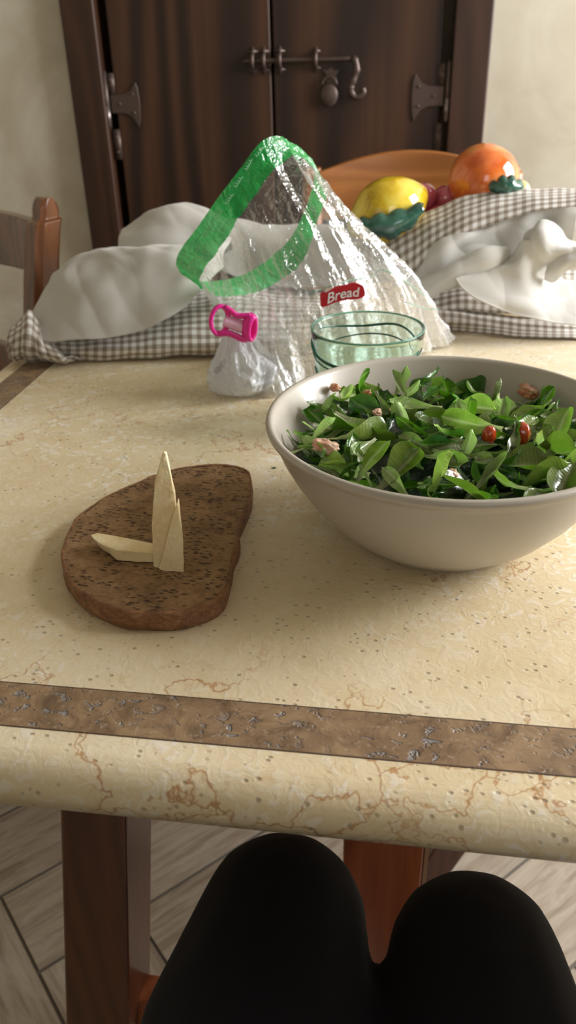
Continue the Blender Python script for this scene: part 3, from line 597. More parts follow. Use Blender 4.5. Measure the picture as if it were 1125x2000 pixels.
# ---------------------------------------------------------------- bunched tablecloth
def m_cloth(name,gingham):
    m=NM(name,rough=.9,Sheen_Weight=.2)
    if gingham:
        uv=m.uv(); x=m.n('ShaderNodeSeparateXYZ',{0:m.n('ShaderNodeVectorMath',{0:uv,1:m.n('ShaderNodeVectorMath',{0:m.noise(uv,9,2)[1],'Scale':.006},operation='SCALE').outputs[0]},operation='ADD').outputs[0]}).outputs
        k=2*math.pi/.0116; a=m.ramp(m.math('SINE',m.math('MULTIPLY',x[0],k)),[(.0,0),(.12,1)]); b=m.ramp(m.math('SINE',m.math('MULTIPLY',x[1],k)),[(.0,0),(.12,1)])
        f=m.math('MULTIPLY',m.math('ADD',a,b),.5); c=m.ramp(f,[(0,srgb(226,224,220)),(.5,srgb(178,168,156)),(1,srgb(132,119,104))]); m.set('Base Color',c)
        m.bump(m.noise(uv,700,2)[0],.2,.0006)
    else:
        uv=m.uv(); m.set('Base Color',m.ramp(m.noise(m.obj(),6,2)[0],[(.3,srgb(190,187,178)),(.7,srgb(206,204,199))])); m.bump(m.noise(uv,500,2)[0],.15,.0006)
    return m.m
MAT['ging']=m_cloth('taupe_gingham_cotton',True); MAT['white']=m_cloth('white_cotton_lining',False)
clo=thing('tablecloth',(-.0,1.1,T),'brown and white gingham tablecloth with white lining bunched up on the far table half','tablecloth')
def cloth(name,rows,mat,nu=120,nv=60,amp=.004,fr=9,seed=0,thick=.0016,pu=26,pv=5,label=None,wr=1.0,hem=False):
    R=[[ (PZ(p[0],p[1],T+p[3]) if len(p)>3 else PD(*p)) for p in r] for r in rows]
    G=resample_rows(R,nu,nv); N=np.cross(np.gradient(G,axis=0),np.gradient(G,axis=1)); N/=np.linalg.norm(N,axis=2,keepdims=True)+1e-9
    du=np.concatenate([np.zeros((nv,1)),np.cumsum(np.linalg.norm(np.diff(G,axis=1),axis=2),axis=1)],axis=1).mean(0); dv=np.concatenate([np.zeros((1,nu)),np.cumsum(np.linalg.norm(np.diff(G,axis=0),axis=2),axis=0)],axis=0).mean(1)
    for i in range(nv):
        for j in range(nu):
            a=noise.noise(Vector((du[j]*pv+seed*3.1,dv[i]*pu,seed)))*amp*1.6+noise.noise(Vector((du[j]*pv*3,dv[i]*pu*2.4,seed+9)))*amp*.5+noise.noise(Vector((du[j]*30,dv[i]*30,seed+5)))*amp*.5+((.5-1.6*abs(noise.noise(Vector((du[j]*pv*1.3+4,dv[i]*pu*1.1+du[j]*6,seed+2)))))*amp*.9+(.3-1.2*abs(noise.noise(Vector((du[j]*15+dv[i]*12,dv[i]*5-du[j]*3,seed+7)))))*.006 if mat is MAT['white'] else 0)
            G[i,j]+=N[i,j]*a*wr
            if G[i,j,2]<T+.003: G[i,j,2]=T+.003+.15*(G[i,j,2]-T-.003) if G[i,j,2]>T-.01 else T+.002
    G[:,:,2]=np.maximum(G[:,:,2],T+.002) if name!='overhang' else G[:,:,2]
    me=grid_mesh(name,G); o=link(name,me,mat,None); keep(o,clo); s=o.modifiers.new('sol','SOLIDIFY'); s.thickness=thick; s.offset=0
    if label: o['label']=label
    if hem:
        for k in (0,3):
            h=link('hem',tube_bm([tuple(G[k,j]) for j in range(0,nu,2)],.0013 if k==0 else .0005,6),MAT['white']); h.parent=o
    return o
# left: thick gingham fold lying on the table (front face, rolled top)
cloth('gingham_fold',[
 [(24,702,1.03,.003),(100,704,1,.003),(200,702,1,.003),(300,699,1,.003),(430,693,1,.003),(560,688,1,.003),(700,672,1,.003)],
 [(17,690,1.005),(95,692,1.0),(200,690,1.0),(300,686,1.0),(430,680,1.0),(560,676,1.01),(700,662,1.03)],
 [(22,668,1.01),(95,676,1.005),(200,674,1.005),(300,670,1.005),(430,664,1.005),(560,660,1.02),(700,650,1.04)],
 [(30,640,1.03),(95,655,1.03),(200,652,1.03),(300,640,1.03),(430,630,1.03),(560,630,1.05),(700,625,1.07)],
 [(48,618,1.07),(110,630,1.08),(200,622,1.09),(300,598,1.09),(430,580,1.10),(560,585,1.12),(700,590,1.13)],
 [(60,640,1.16,.02),(120,620,1.2,.03),(200,600,1.2,.05),(300,560,1.2,.05),(430,540,1.2,.05),(560,560,1.2,.04),(700,570,1.2,.03)]],
 MAT['ging'],240,90,.0035,seed=1,pu=30,pv=5,label='grey brown gingham outer fold on the left')
# its bunched left end
cloth('gingham_bunch',[
 [(22,640,1.02),(45,618,1.025),(62,612,1.03),(80,640,1.02),(120,690,.995)],
 [(16,668,1.01),(40,650,1.0),(62,650,.995),(85,672,.99),(130,698,.990)],
 [(20,695,1.015),(38,688,.995),(62,690,.99),(95,698,.988),(150,703,.988)],
 [(28,703,1.0,.003),(45,704,1,.003),(70,705,1,.003),(110,705,1,.003),(160,705,1,.003)]],
 MAT['ging'],90,60,.004,seed=4,pu=8,pv=60,label='gathered gingham corner at the table edge')
# white lining folded over it
cloth('lining_fold',[
 [(60,628,1.04),(85,665,1.0),(150,663,.985),(210,660,.985),(290,640,.99),(360,600,1.0),(395,560,1.02),(420,540,1.05)],
 [(58,612,1.05),(90,630,1.02),(150,625,1.0),(210,620,.995),(290,600,1.0),(360,565,1.01),(400,535,1.03),(440,520,1.06)],
 [(70,585,1.07),(110,575,1.05),(160,568,1.03),(220,560,1.02),(290,540,1.02),(360,520,1.03),(400,500,1.05),(440,490,1.08)],
 [(90,545,1.10),(130,530,1.09),(180,520,1.08),(230,508,1.06),(290,498,1.05),(360,488,1.06),(410,475,1.08),(450,470,1.11)],
 [(100,520,1.16),(140,498,1.15),(185,483,1.13),(230,484,1.11),(290,486,1.11),(360,476,1.12),(410,465,1.13),(450,460,1.16)],
 [(110,570,1.22),(150,545,1.22),(200,520,1.2),(240,510,1.2),(290,505,1.2),(360,500,1.2),(410,490,1.2),(450,480,1.22)]],
 MAT['white'],150,90,.006,seed=7,pu=7,pv=5,label='smooth white lining turned over the fold')
# high white hump behind
cloth('lining_hump',[
 [(225,510,1.20),(300,515,1.19),(380,510,1.19),(460,540,1.16),(540,560,1.15),(640,560,1.15),(760,560,1.15)],
 [(232,480,1.22),(300,475,1.2),(380,470,1.2),(460,500,1.19),(540,500,1.18),(640,500,1.18),(770,500,1.18)],
 [(240,460,1.25),(300,435,1.23),(370,425,1.22),(460,450,1.22),(540,455,1.22),(640,460,1.22),(770,470,1.22)],
 [(250,446,1.29),(300,417,1.28),(370,404,1.27),(450,425,1.27),(540,432,1.27),(640,440,1.27),(770,455,1.27)],
 [(245,480,1.34),(300,455,1.33),(370,440,1.33),(460,450,1.33),(540,450,1.33),(640,455,1.33),(770,465,1.33)]],
 MAT['white'],120,70,.006,seed=11,pu=7,pv=6,label='raised white lining hump at the back')
# right: lower gingham layers on the table
cloth('gingham_layer',[
 [(700,640,1,.003),(800,640,1,.003),(880,644,1,.003),(950,652,1,.003),(1020,658,1,.003),(1125,661,1,.003),(1200,664,1,.003)],
 [(700,625,1.08),(800,625,1.085),(880,628,1.09),(950,636,1.085),(1020,643,1.08),(1125,647,1.075),(1200,650,1.07)],
 [(700,610,1.09),(800,610,1.09),(880,612,1.10),(950,622,1.095),(1020,630,1.09),(1125,634,1.085),(1200,636,1.08)],
 [(700,598,1.13),(800,596,1.13),(880,604,1.12),(950,613,1.12),(1020,620,1.12),(1125,625,1.12),(1200,625,1.12)]],
 MAT['ging'],160,50,.003,seed=21,pu=30,pv=4,label='lowest gingham layer lying on the marble')
cloth('gingham_layer',[
 [(700,618,1.10),(800,612,1.105),(850,608,1.105),(900,606,1.11),(960,612,1.11),(1040,618,1.11),(1125,620,1.11)],
 [(700,595,1.12),(800,592,1.12),(850,590,1.12),(900,585,1.12),(960,590,1.12),(1040,600,1.12),(1125,605,1.12)],
 [(700,575,1.15),(800,572,1.15),(850,568,1.14),(900,562,1.14),(960,560,1.14),(1040,560,1.14),(1125,560,1.14)],
 [(700,570,1.2),(800,560,1.2),(850,550,1.2),(900,540,1.2),(960,530,1.2),(1040,530,1.2),(1125,530,1.2)]],
 MAT['ging'],120,50,.005,seed=23,pu=22,pv=6,label='crumpled gingham layer in the shade of the lining')
# high gingham band running up to the right
cloth('gingham_ridge',[
 [(700,505,1.13),(760,555,1.10),(800,535,1.09),(850,490,1.09),(920,452,1.09),(1000,425,1.09),(1070,408,1.09),(1160,398,1.09)],
 [(705,490,1.14),(755,525,1.11),(800,500,1.10),(850,466,1.10),(920,430,1.10),(1000,407,1.10),(1070,395,1.10),(1160,388,1.10)],
 [(712,476,1.16),(750,490,1.13),(800,460,1.125),(850,434,1.12),(920,402,1.12),(1000,386,1.12),(1070,382,1.12),(1160,380,1.12)],
 [(722,463,1.19),(755,455,1.17),(800,432,1.165),(850,410,1.16),(920,384,1.16),(1000,374,1.16),(1070,374,1.16),(1160,374,1.16)],
 [(740,490,1.26),(770,480,1.26),(810,470,1.26),(860,450,1.25),(920,425,1.25),(1000,410,1.25),(1070,405,1.25),(1160,405,1.25)]],
 MAT['ging'],220,90,.004,seed=31,pu=22,pv=4,label='gingham ridge rising towards the right')
# white lining below the ridge
cloth('lining_slope',[
 [(755,585,1.07),(800,585,1.06),(850,575,1.06),(900,560,1.07),(960,545,1.08),(1040,530,1.09),(1125,520,1.10)],
 [(765,565,1.085),(810,555,1.075),(850,530,1.07),(900,505,1.075),(960,500,1.08),(1040,490,1.09),(1125,480,1.10)],
 [(775,550,1.10),(815,528,1.09),(850,500,1.08),(900,470,1.08),(960,455,1.085),(1040,440,1.09),(1125,430,1.09)],
 [(785,540,1.11),(820,515,1.10),(860,482,1.095),(910,452,1.095),(970,430,1.095),(1050,410,1.095),(1140,400,1.095)]],
 MAT['white'],180,90,.009,seed=41,pu=14,pv=9,label='rumpled white lining under the ridge')
cloth('lining_tongue',[
 [(740,600,1.07),(790,597,1.055),(830,590,1.05),(870,566,1.05),(920,540,1.05),(965,520,1.055),(992,505,1.07)],
 [(745,590,1.075),(790,580,1.06),(830,565,1.055),(870,540,1.05),(920,515,1.05),(965,500,1.055),(994,490,1.07)],
 [(750,580,1.08),(795,562,1.07),(830,545,1.065),(870,522,1.06),(920,497,1.06),(960,484,1.065),(985,482,1.08)],
 [(760,580,1.10),(800,560,1.09),(835,545,1.09),(870,525,1.09),(920,502,1.09),(960,492,1.09),(980,490,1.10)]],
 MAT['white'],120,50,.0015,seed=43,pu=10,pv=12,label='white lining flap with a stitched hem',hem=True)
# big white corner in front on the right
cloth('lining_corner',[
 [(893,542,1.04),(905,562,1.035),(935,585,1.03),(985,605,1.03),(1050,622,1.03),(1125,632,1.03),(1200,640,1.03)],
 [(905,537,1.045),(930,552,1.04),(965,570,1.035),(1010,590,1.035),(1060,603,1.04),(1125,608,1.04),(1200,612,1.04)],
 [(930,528,1.055),(965,528,1.05),(1000,540,1.05),(1030,558,1.05),(1070,573,1.06),(1125,578,1.065),(1200,580,1.065)],
 [(975,515,1.065),(1005,510,1.055),(1020,510,1.05),(1050,530,1.06),(1085,548,1.075),(1125,552,1.085),(1200,555,1.085)],
 [(1008,498,1.08),(1020,475,1.06),(1035,470,1.055),(1055,490,1.055),(1075,520,1.07),(1110,540,1.09),(1200,540,1.09)]],
 MAT['white'],180,100,.0045,seed=51,pu=16,pv=9,label='white lining corner spread towards the viewer',hem=True)
cloth('lining_loop',[
 [(1012,503,1.075),(1030,515,1.07),(1055,520,1.07),(1085,512,1.065),(1110,500,1.06),(1160,495,1.055)],
 [(1015,480,1.07),(1035,480,1.05),(1058,490,1.045),(1085,492,1.045),(1110,490,1.045),(1160,485,1.045)],
 [(1022,458,1.07),(1040,450,1.055),(1060,452,1.05),(1085,468,1.055),(1110,485,1.055),(1160,480,1.055)],
 [(1032,448,1.085),(1048,439,1.08),(1062,436,1.08),(1090,450,1.08),(1115,468,1.08),(1160,470,1.08)]],
 MAT['white'],120,80,.0045,seed=57,pu=8,pv=12,label='curled white lining loop')
cloth('lining_tuck',[
 [(1062,548,1.065),(1080,552,1.06),(1100,535,1.05),(1118,524,1.04),(1160,520,1.035)],
 [(1066,530,1.06),(1082,528,1.05),(1100,518,1.04),(1120,510,1.035),(1160,506,1.03)],
 [(1080,500,1.07),(1090,495,1.055),(1105,493,1.045),(1122,492,1.04),(1160,490,1.035)]],
 MAT['white'],60,40,.002,seed=59,pu=8,pv=12,label='small standing white tuck')
# ---------------------------------------------------------------- glazed ceramic fruit behind the cloth
def m_glaze(name,c1,c2,c3,sc=14):
    m=NM(name,rough=.12,Coat_Weight=.8,Coat_Roughness=.05); v=m.obj(); n=m.noise(v,sc,4,.6,.8)[0]; m.set('Base Color',m.ramp(n,[(.32,c1),(.5,c2),(.7,c3)])); m.bump(m.noise(v,38,2)[0],.25,.003); return m.m
G_or=m_glaze('orange_glaze',srgb(196,76,28),srgb(226,116,48),srgb(238,168,104)); G_le=m_glaze('yellow_glaze',srgb(176,136,30),srgb(222,188,40),srgb(236,214,96),22)
G_pk=m_glaze('pink_glaze',srgb(170,60,80),srgb(204,100,116),srgb(228,160,160)); G_gr=m_glaze('dark_green_glaze',srgb(14,44,38),srgb(28,76,64),srgb(70,120,100)); G_wh=m_glaze('cream_glaze',srgb(200,196,170),srgb(225,222,205),srgb(236,234,224)); G_yl=m_glaze('pale_yellow_glaze',srgb(190,180,100),srgb(214,206,140),srgb(226,222,180))
oc=PD(945,352,1.20)
fc=PD(870,400,1.22); frt=thing('ceramic_fruit_centrepiece',(fc.x,fc.y,T),'glazed ceramic fruit centrepiece with an orange and a lemon behind the bunched cloth','ornament')
def fruit(name,c,r,mat,st=(1,1,1),rot=(0,0,0),nip=0,label=None,ribs=0):
    bm=bmesh.new(); bmesh.ops.create_uvsphere(bm,u_segments=48,v_segments=28,radius=1); Rm=Euler(rot).to_matrix()
    for v in bm.verts:
        k=1+.03*noise.noise(v.co*1.7+Vector((r*99,0,0)))+ribs*.02*math.cos(7*math.atan2(v.co.y,v.co.x))*(1-abs(v.co.z))
        p=Vector((v.co.x*st[0],v.co.y*st[1],v.co.z*st[2])); 
        if nip: p.z*=1+nip*abs(v.co.z)**10
        v.co=Vector(c)+Rm@(p*k*r)
    o=link(name,bm,mat); keep(o,frt); 
    if label: o['label']=label
    return o
fruit('orange_fruit',oc,.0475,G_or,(1.02,1,.97),(.3,.2,0),label='glossy orange ceramic fruit',ribs=.6)
lc=PD(757,412,1.16); fruit('lemon_fruit',lc,.045,G_le,(.95,.92,1.12),(0,1.15,.2),.15,label='glossy yellow ceramic lemon')
fruit('berry_fruit',PD(829,384,1.20),.0165,G_pk,(1,1,1.1),label='small pink ceramic berry'); fruit('berry_fruit',PD(868,387,1.21),.0165,G_pk,label='dark pink ceramic berry'); fruit('berry_fruit',PD(893,388,1.22),.015,G_pk,label='dark pink ceramic berry'); fruit('lime_fruit',PD(1016,372,1.23),.014,G_yl,label='pale yellow ceramic fruit')
def cleaf(a,b,w,c_,label=None,sag=.01,D=None,up=1):
    A,B=Vector(a),Vector(b); ax=B-A; side=Vector((0,-.25,up)).cross(ax.normalized()).cross(ax.normalized())*-1; side=(Vector((0,0,1))-ax.normalized()*ax.normalized().z).normalized()
    rows=[]
    for i in range(14):
        t=i/13; ww=w*math.sin(math.pi*min(1,t*.94+.03))**.8; c0=A.lerp(B,t)+Vector((0,-.012*math.sin(math.pi*t),-sag*math.sin(math.pi*t)))
        rows.append([c0+side*ww*s+Vector((0,.010*s*s+.0,0))+Vector((0,0,.0025*math.sin(t*22)*abs(s))) for s in (-1,-.5,0,.5,1)])
    G=resample_rows(rows,13,30); o=link('leaf',grid_mesh('leaf',G),G_gr); keep(o,frt); s=o.modifiers.new('sol','SOLIDIFY'); s.thickness=.004; o['label']=label or 'dark green ceramic leaf'
cleaf(PD(700,440,1.125),PD(826,408,1.115),.014,0); cleaf(PD(958,368,1.14),PD(1018,366,1.14),.008,0,sag=-.004)
o=link('basket',lathe_bm([(0,.0),(.06,0),(.07,.006),(.055,.02),(.06,.035),(.085,.075),(.095,.10),(.088,.10),(.05,.04),(0,.035)],48,(fc.x+.01,fc.y+.02,T)),G_wh); keep(o,frt); o['label']='cream ceramic basket holding the fruit'
for x,y,D,r,m_ in ((820,415,1.24,.036,G_or),(900,420,1.25,.038,G_le),(850,450,1.2,.035,G_pk)): fruit('ceramic_fruit',PD(x,y,D),r,m_)
# ---------------------------------------------------------------- chairs
def make_chair(name,label,mat,loc,rz,group,W=.37,H=.955,arch=.045,scroll=False):
    t=thing(name,loc,label,'chair',group,rz)
    def p(n,bm,sm=False,bv=.004):
        o=link(n,bm,mat,t,sm); 
        if bv: bevel(o,bv,3)
        return o
    sw=W/2+.02; p('seat',hexa([(-sw,-.22,.435),(sw,-.22,.435),(sw-.01,.17,.435),(-sw+.01,.17,.435)],[(-sw,-.22,.465),(sw,-.22,.465),(sw-.01,.17,.465),(-sw+.01,.17,.465)]))
    for s in (-1,1):
        p('leg',hexa([(s*(sw-.03)-.016,-.20,0),(s*(sw-.03)+.016,-.20,0),(s*(sw-.03)+.016,-.168,0),(s*(sw-.03)-.016,-.168,0)],[(s*(sw-.025)-.02,-.21,.434),(s*(sw-.025)+.02,-.21,.434),(s*(sw-.025)+.02,-.17,.434),(s*(sw-.025)-.02,-.17,.434)]))
        pth=smooth_path([(s*W/2,.24,0),(s*W/2,.20,.25),(s*W/2,.185,.46),(s*W/2,.205,.70),(s*W/2,.245,H-.055),(s*W/2,.262,H-.015)],26)
        bm=bmesh.new(); rings=[]
        for i,q in enumerate(pth):
            a=.0175 if not scroll else .019; b=.0145 if not scroll else .027; d=1.0 if i<24 else .75
            rings.append([bm.verts.new(q+Vector((x*a*d,y*b*d,0))) for x,y in ((-1,-.6),(-.6,-1),(.6,-1),(1,-.6),(1,.6),(.6,1),(-.6,1),(-1,.6))])
        if scroll:   # rolled-over head
            c=pth[-1]; base=[v.co.copy() for v in rings[-1]]
            for k in range(1,7):
                an=k/6*math.pi/2*.97; rings.append([bm.verts.new(c+Vector(((v.x-c.x),(v.y-c.y)*math.cos(an),.024*math.sin(an)))) for v in base])
        for r1,r2 in zip(rings,rings[1:]):
            for k in range(8): bm.faces.new((r1[k],r1[(k+1)%8],r2[(k+1)%8],r2[k]))
        bm.faces.new(rings[0][::-1]); bm.faces.new(rings[-1]); p('back_post',bm,True,.002)
    def rail(z0,z1,arch_,y,n='back_rail',th=.02,sagb=0):
        bm=bmesh.new(); xs=np.linspace(-W/2,W/2,25); R=[]
        for x in xs:
            k=math.cos(math.pi*x/W); k=max(k,0); yy=y+.028*(1-(2*x/W)**2); zt_=z1+arch_*k**.9; zb_=z0+sagb*k
            R.append([bm.verts.new(q) for q in ((x,yy-th/2,zb_),(x,yy-th/2+(.010 if z1>.8 else 0),zt_),(x,yy+th/2+(.010 if z1>.8 else 0),zt_),(x,yy+th/2,zb_))])
        for a,b in zip(R,R[1:]):
            for k in range(4): bm.faces.new((a[k],a[(k+1)%4],b[(k+1)%4],b[k]))
        bm.faces.new(R[0]); bm.faces.new(R[-1][::-1]); p(n,bm,True,.003)
    rail(H-.10,H-.025,arch,.235); rail(.645 if scroll else .70,.70 if scroll else .745,.0,.205)
    for s in (-1,1): p('side_rail',hexa([(s*(sw-.03)-.01,-.18,.20),(s*(sw-.03)+.01,-.18,.20),(s*W/2+.01,.21,.20),(s*W/2-.01,.21,.20)],[(s*(sw-.03)-.01,-.18,.235),(s*(sw-.03)+.01,-.18,.235),(s*W/2+.01,.2,.235),(s*W/2-.01,.2,.235)]))
    return t
def chair_between(name,label,mat,pl,pr,H,**kw):
    # pl, pr: heads of the two back posts as seen (left, right in the chair's own +x sense)
    a=Vector(pr)-Vector(pl); Wd=math.hypot(a.x,a.y); rz=math.atan2(a.y,a.x); mid=(Vector(pl)+Vector(pr))/2
    off=Matrix.Rotation(rz,3,'Z')@Vector((0,.255,0)); return make_chair(name,label,mat,(mid.x-off.x,mid.y-off.y,0),rz,None,W=Wd,H=H,**kw)
pl=PV(612,316,1.56); pr=PV(1004,301,1.56)
chair_between('dining_chair','honey brown wooden dining chair with an arched top rail behind the ceramic fruit',MAT['chair_wood'],pl,pr,(pl.z+pr.z)/2,arch=.036)
pr=PD(80,398,1.325); pl=Vector((pr.x-.37,pr.y+.15,pr.z))
chair_between('dining_chair','glossy dark brown dining chair with rolled post heads at the left table edge',MAT['chair_dark'],pl,pr,pr.z,arch=.008,scroll=True)
# ---------------------------------------------------------------- plastic bread bag
def m_film(name,white=False,green=False):
    m=NM(name,(1,1,1),.12); t=m.t; out=t.nodes['Material Output']; v=m.obj()
    h=m.math('ADD',m.noise(m.map(v,(1,1,1)),60,3,.6,1.5)[0],m.math('MULTIPLY',m.noise(v,220,2,.5,1)[0],.3)); bp=m.n('ShaderNodeBump',{'Height':h,'Strength':.8,'Distance':.005}).outputs[0]
    gl=m.n('ShaderNodeBsdfGlossy',{'Color':(1,1,1),'Roughness':.07,'Normal':bp}); tr=m.n('ShaderNodeBsdfTransparent',{'Color':(.97,.975,.975)})
    df=m.n('ShaderNodeBsdfDiffuse',{'Color':(.93,.93,.95),'Normal':bp}); tl=m.n('ShaderNodeBsdfTranslucent',{'Color':(.85,.86,.87),'Normal':bp}); dd=m.n('ShaderNodeMixShader',{0:.5,1:df.outputs[0],2:tl.outputs[0]})
    pr_=m.n('ShaderNodeAttribute',attribute_name='print').outputs['Fac']
    haze=m.math('ADD',m.math('MULTIPLY',pr_,.85),.09,True)
    a=m.n('ShaderNodeMixShader',{0:haze,1:tr.outputs[0],2:dd.outputs[0]})
    fr=m.n('ShaderNodeFresnel',{'IOR':1.45,'Normal':bp}).outputs[0]; f=m.math('MINIMUM',m.math('MULTIPLY',fr,1.4,True),.42)
    b=m.n('ShaderNodeMixShader',{0:f,1:a.outputs[0],2:gl.outputs[0]})
    if green:
        gc_=m.ramp(m.noise(v,26,3)[0],[(.3,srgb(20,150,66)),(.7,srgb(52,190,96))]); d2=m.n('ShaderNodeBsdfDiffuse',{'Color':gc_,'Normal':bp}); t2=m.n('ShaderNodeBsdfTranslucent',{'Color':gc_,'Normal':bp}); d3=m.n('ShaderNodeMixShader',{0:.45,1:d2.outputs[0],2:t2.outputs[0]})
        a2=m.n('ShaderNodeMixShader',{0:.93,1:tr.outputs[0],2:d3.outputs[0]}); b=m.n('ShaderNodeMixShader',{0:m.math('MINIMUM',m.math('MULTIPLY',fr,.6,True),.16),1:a2.outputs[0],2:gl.outputs[0]})
    t.links.new(b.outputs[0],out.inputs[0]); return m.m
F_clear=m_film('clear_plastic_film'); F_green=m_film('green_plastic_film',green=True)
rings=[
 [(345,510,.95),(395,432,.93),(455,350,.92),(520,271,.93),(575,285,.97),(612,328,1.0),(597,405,1.05),(558,478,1.07),(480,535,1.05),(395,548,.99)],
 [(392,542,.95),(434,482,.92),(482,408,.91),(545,325,.92),(590,312,.96),(636,372,1.0),(622,430,1.05),(585,520,1.08),(500,572,1.06),(420,575,1.0)],
 [(412,590,.94),(458,560,.91),(520,500,.89),(600,425,.89),(645,388,.92),(690,436,.97),(690,500,1.04),(650,560,1.08),(560,610,1.06),(450,605,1.0)],
 [(438,628,.925),(485,635,.90),(560,600,.88),(650,540,.88),(712,480,.91),(765,500,.95),(775,560,1.02),(720,600,1.06),(600,640,1.05),(480,640,.98)],
 [(450,660,.915),(505,710,.885),(590,690,.89),(680,640,.90),(770,575,.92),(830,575,.95),(840,620,1.0),(770,640,1.04),(620,660,1.03),(480,660,.96)],
 [(465,700,.95),(525,770,.003),(600,752,.003),(700,730,.003),(800,700,.003),(872,672,.003),(878,662,.003),(800,655,.003),(640,665,.003),(490,680,.003)]]
RG=[]
for i,r in enumerate(rings):
    RG.append(np.array([list(PZ(p[0],p[1],T+.004) if i==5 else PD(*p)) for p in r]))
NU,NV=240,150
def bag_pt(tu,tv): 
    ring_=[crc(r,tu) for r in RG]; return cr(ring_,tv)
G=np.zeros((NV,NU,3))
cols=[[crc(r,10*j/NU) for r in RG] for j in range(NU)]
for j in range(NU):
    for i in range(NV): G[i,j]=cr(cols[j],5*i/(NV-1))
N_=np.cross(np.roll(G,-1,1)-np.roll(G,1,1),np.gradient(G,axis=0)); N_/=np.linalg.norm(N_,axis=2,keepdims=True)+1e-9
for i in range(NV):
    for j in range(NU):
        a=2*math.pi*j/NU; t=i/(NV-1); ca,sa=math.cos(a),math.sin(a)
        h=.010*noise.noise(Vector((ca*5,sa*5,t*1.6)))+.0030*(1-2*abs(noise.noise(Vector((ca*11+3,sa*11,t*2.5)))))+.0026*(1-2*abs(noise.noise(Vector((ca*24,sa*24,t*9+4)))))+.0014*(1-2*abs(noise.noise(Vector((ca*45,sa*45,t*22)))))
        h*=(.25+.75*min(1,max(0,t-.1)*5))
        G[i,j]+=N_[i,j]*(h-.003)
        if G[i,j,2]<T+.002: G[i,j,2]=T+.002
bg=PZ(640,700,T); bag=thing('bread_bag',(bg.x,bg.y,T),'crumpled clear plastic bread bag with green rim standing behind the glass tumbler','bag')
BI=int(NV*.205)
def bag_part(name,i0,i1,mat,label=None):
    g=G[i0:i1]; me=grid_mesh(name,g,True); at_=me.attributes.new('print','FLOAT','POINT')
    for k in range(len(me.vertices)):
        i,j=k//NU+i0,k%NU; u=10*j/NU; tv=5*i/(NV-1); w=max(0,min(1,(tv-3.35-.25*math.sin(u*3)-.12*(abs(u-4)))*4))*max(0,min(1,(u-1.2)*3))*max(0,min(1,(6.6-u)*3))
        at_.data[k].value=min(1,w*.8+.35*max(0,min(1,(tv-2.6)*.8)))
    o=link(name,me,mat); keep(o,bag); 
    if label: o['label']=label
    return o
FILM=bag_part('film',BI-1,NV,F_clear,'clear crinkled film'); 
def band_rows(): return None
BAND=bag_part('rim_band',0,BI,F_green,'bright green band around the open mouth')
def project(p):
    v=RW.T@(np.array(p)-np.array([0,0,CAMZ])); return _c[0]+FPX*v[0]/-v[2],_c[1]-FPX*v[1]/-v[2]
FR=[(project(G[i,j]),float((G[i,j]).dot(_fw))) for i in range(0,NV,2) for j in range(0,NU,2)]
def surfD(x,y,off=.003):
    c=[d for (q,d) in FR if (q[0]-x)**2+(q[1]-y)**2<150]; return (min(c) if c else .9)-off
# red logo with its word, on the film
def decal(name,pts,mat,off,label=None,D=None):
    bm=bmesh.new(); bm.faces.new([bm.verts.new(PD(x,y,(D or surfD(x,y))-off)) for x,y in pts]); o=link(name,bm,mat,smooth=False); o.parent=FILM
    s=o.modifiers.new('s','SOLIDIFY'); s.thickness=.0003
    if label: o['label']=label
    return o
DL=min(surfD(x,y) for x,y in ((640,585),(668,577),(700,565)))-.002
logo=[(627,572),(640,570),(655,560),(672,557),(690,552),(705,556),(711,563),(712,577),(700,584),(675,586),(655,591),(630,600),(626,590)]
decal('logo_patch',[(p[0],p[1]) for p in smooth_path([(x,y,0) for x,y in logo],60,True)],NM('red_print',srgb(196,30,46),.35).m,0,'red logo patch',DL)
cu=bpy.data.curves.new('word','FONT'); cu.body='Bread'; cu.size=1; cu.extrude=0; cu.offset=.012
tmp=bpy.data.objects.new('word',cu); me=bpy.data.meshes.new_from_object(tmp); bpy.data.objects.remove(tmp)
xs=[v.co.x for v in me.vertices]; xm_=max(xs)
for v in me.vertices:
    u=v.co.x/xm_; w=v.co.y; x=638+62*u; y=594-15*u-33*w*(1-.15*u)*(.9); v.co=PD(x+w*3,y-4*math.sin(u*math.pi),DL-.001)
o=link('logo_word',me,NM('white_print',(.9,.9,.9),.5).m,smooth=False); o.parent=FILM; o['label']='white lettering reading Bread'
bm=bmesh.new()
for pts in ([(602,575),(635,562),(680,548),(712,543)],[(722,545),(738,530),(752,528),(785,545),(830,578)],[(790,590),(830,602),(855,604)]):
    tube_bm([PD(x,y,surfD(x,y,.002)) for x,y,_ in smooth_path([(a,b,0) for a,b in pts],16)],.0005,5,bm)
o=link('printed_line',bm,NM('pale_green_print',srgb(130,180,160),.4).m); o.parent=FILM; o['label']='thin pale green printed line'
bm=bmesh.new()
for x,y,an in ((364,512,-1.1),(380,480,-1.1),(398,448,-1),(420,415,-.95),(440,385,-.95),(458,352,-1),(478,318,-1.1),(500,292,-.9),(540,288,.6),(575,306,.7)):
    pts=[]
    for k in range(22):
        t=k/21; u=(t-.5)*24+2.2*math.sin(t*26); w=3.2*math.cos(t*26); X=x+6+u*math.cos(an)-w*math.sin(an); Y=y+4+u*math.sin(an)+w*math.cos(an); pts.append((X,Y))
    Dd=surfD(x+6,y+4,.0025); tube_bm([PD(a,b,Dd) for a,b in pts],.00035,4,bm)
o=link('script_marks',bm,NM('pale_script_print',srgb(150,215,170),.5).m); o.parent=BAND; o['label']='small pale looping script printed along the green band'
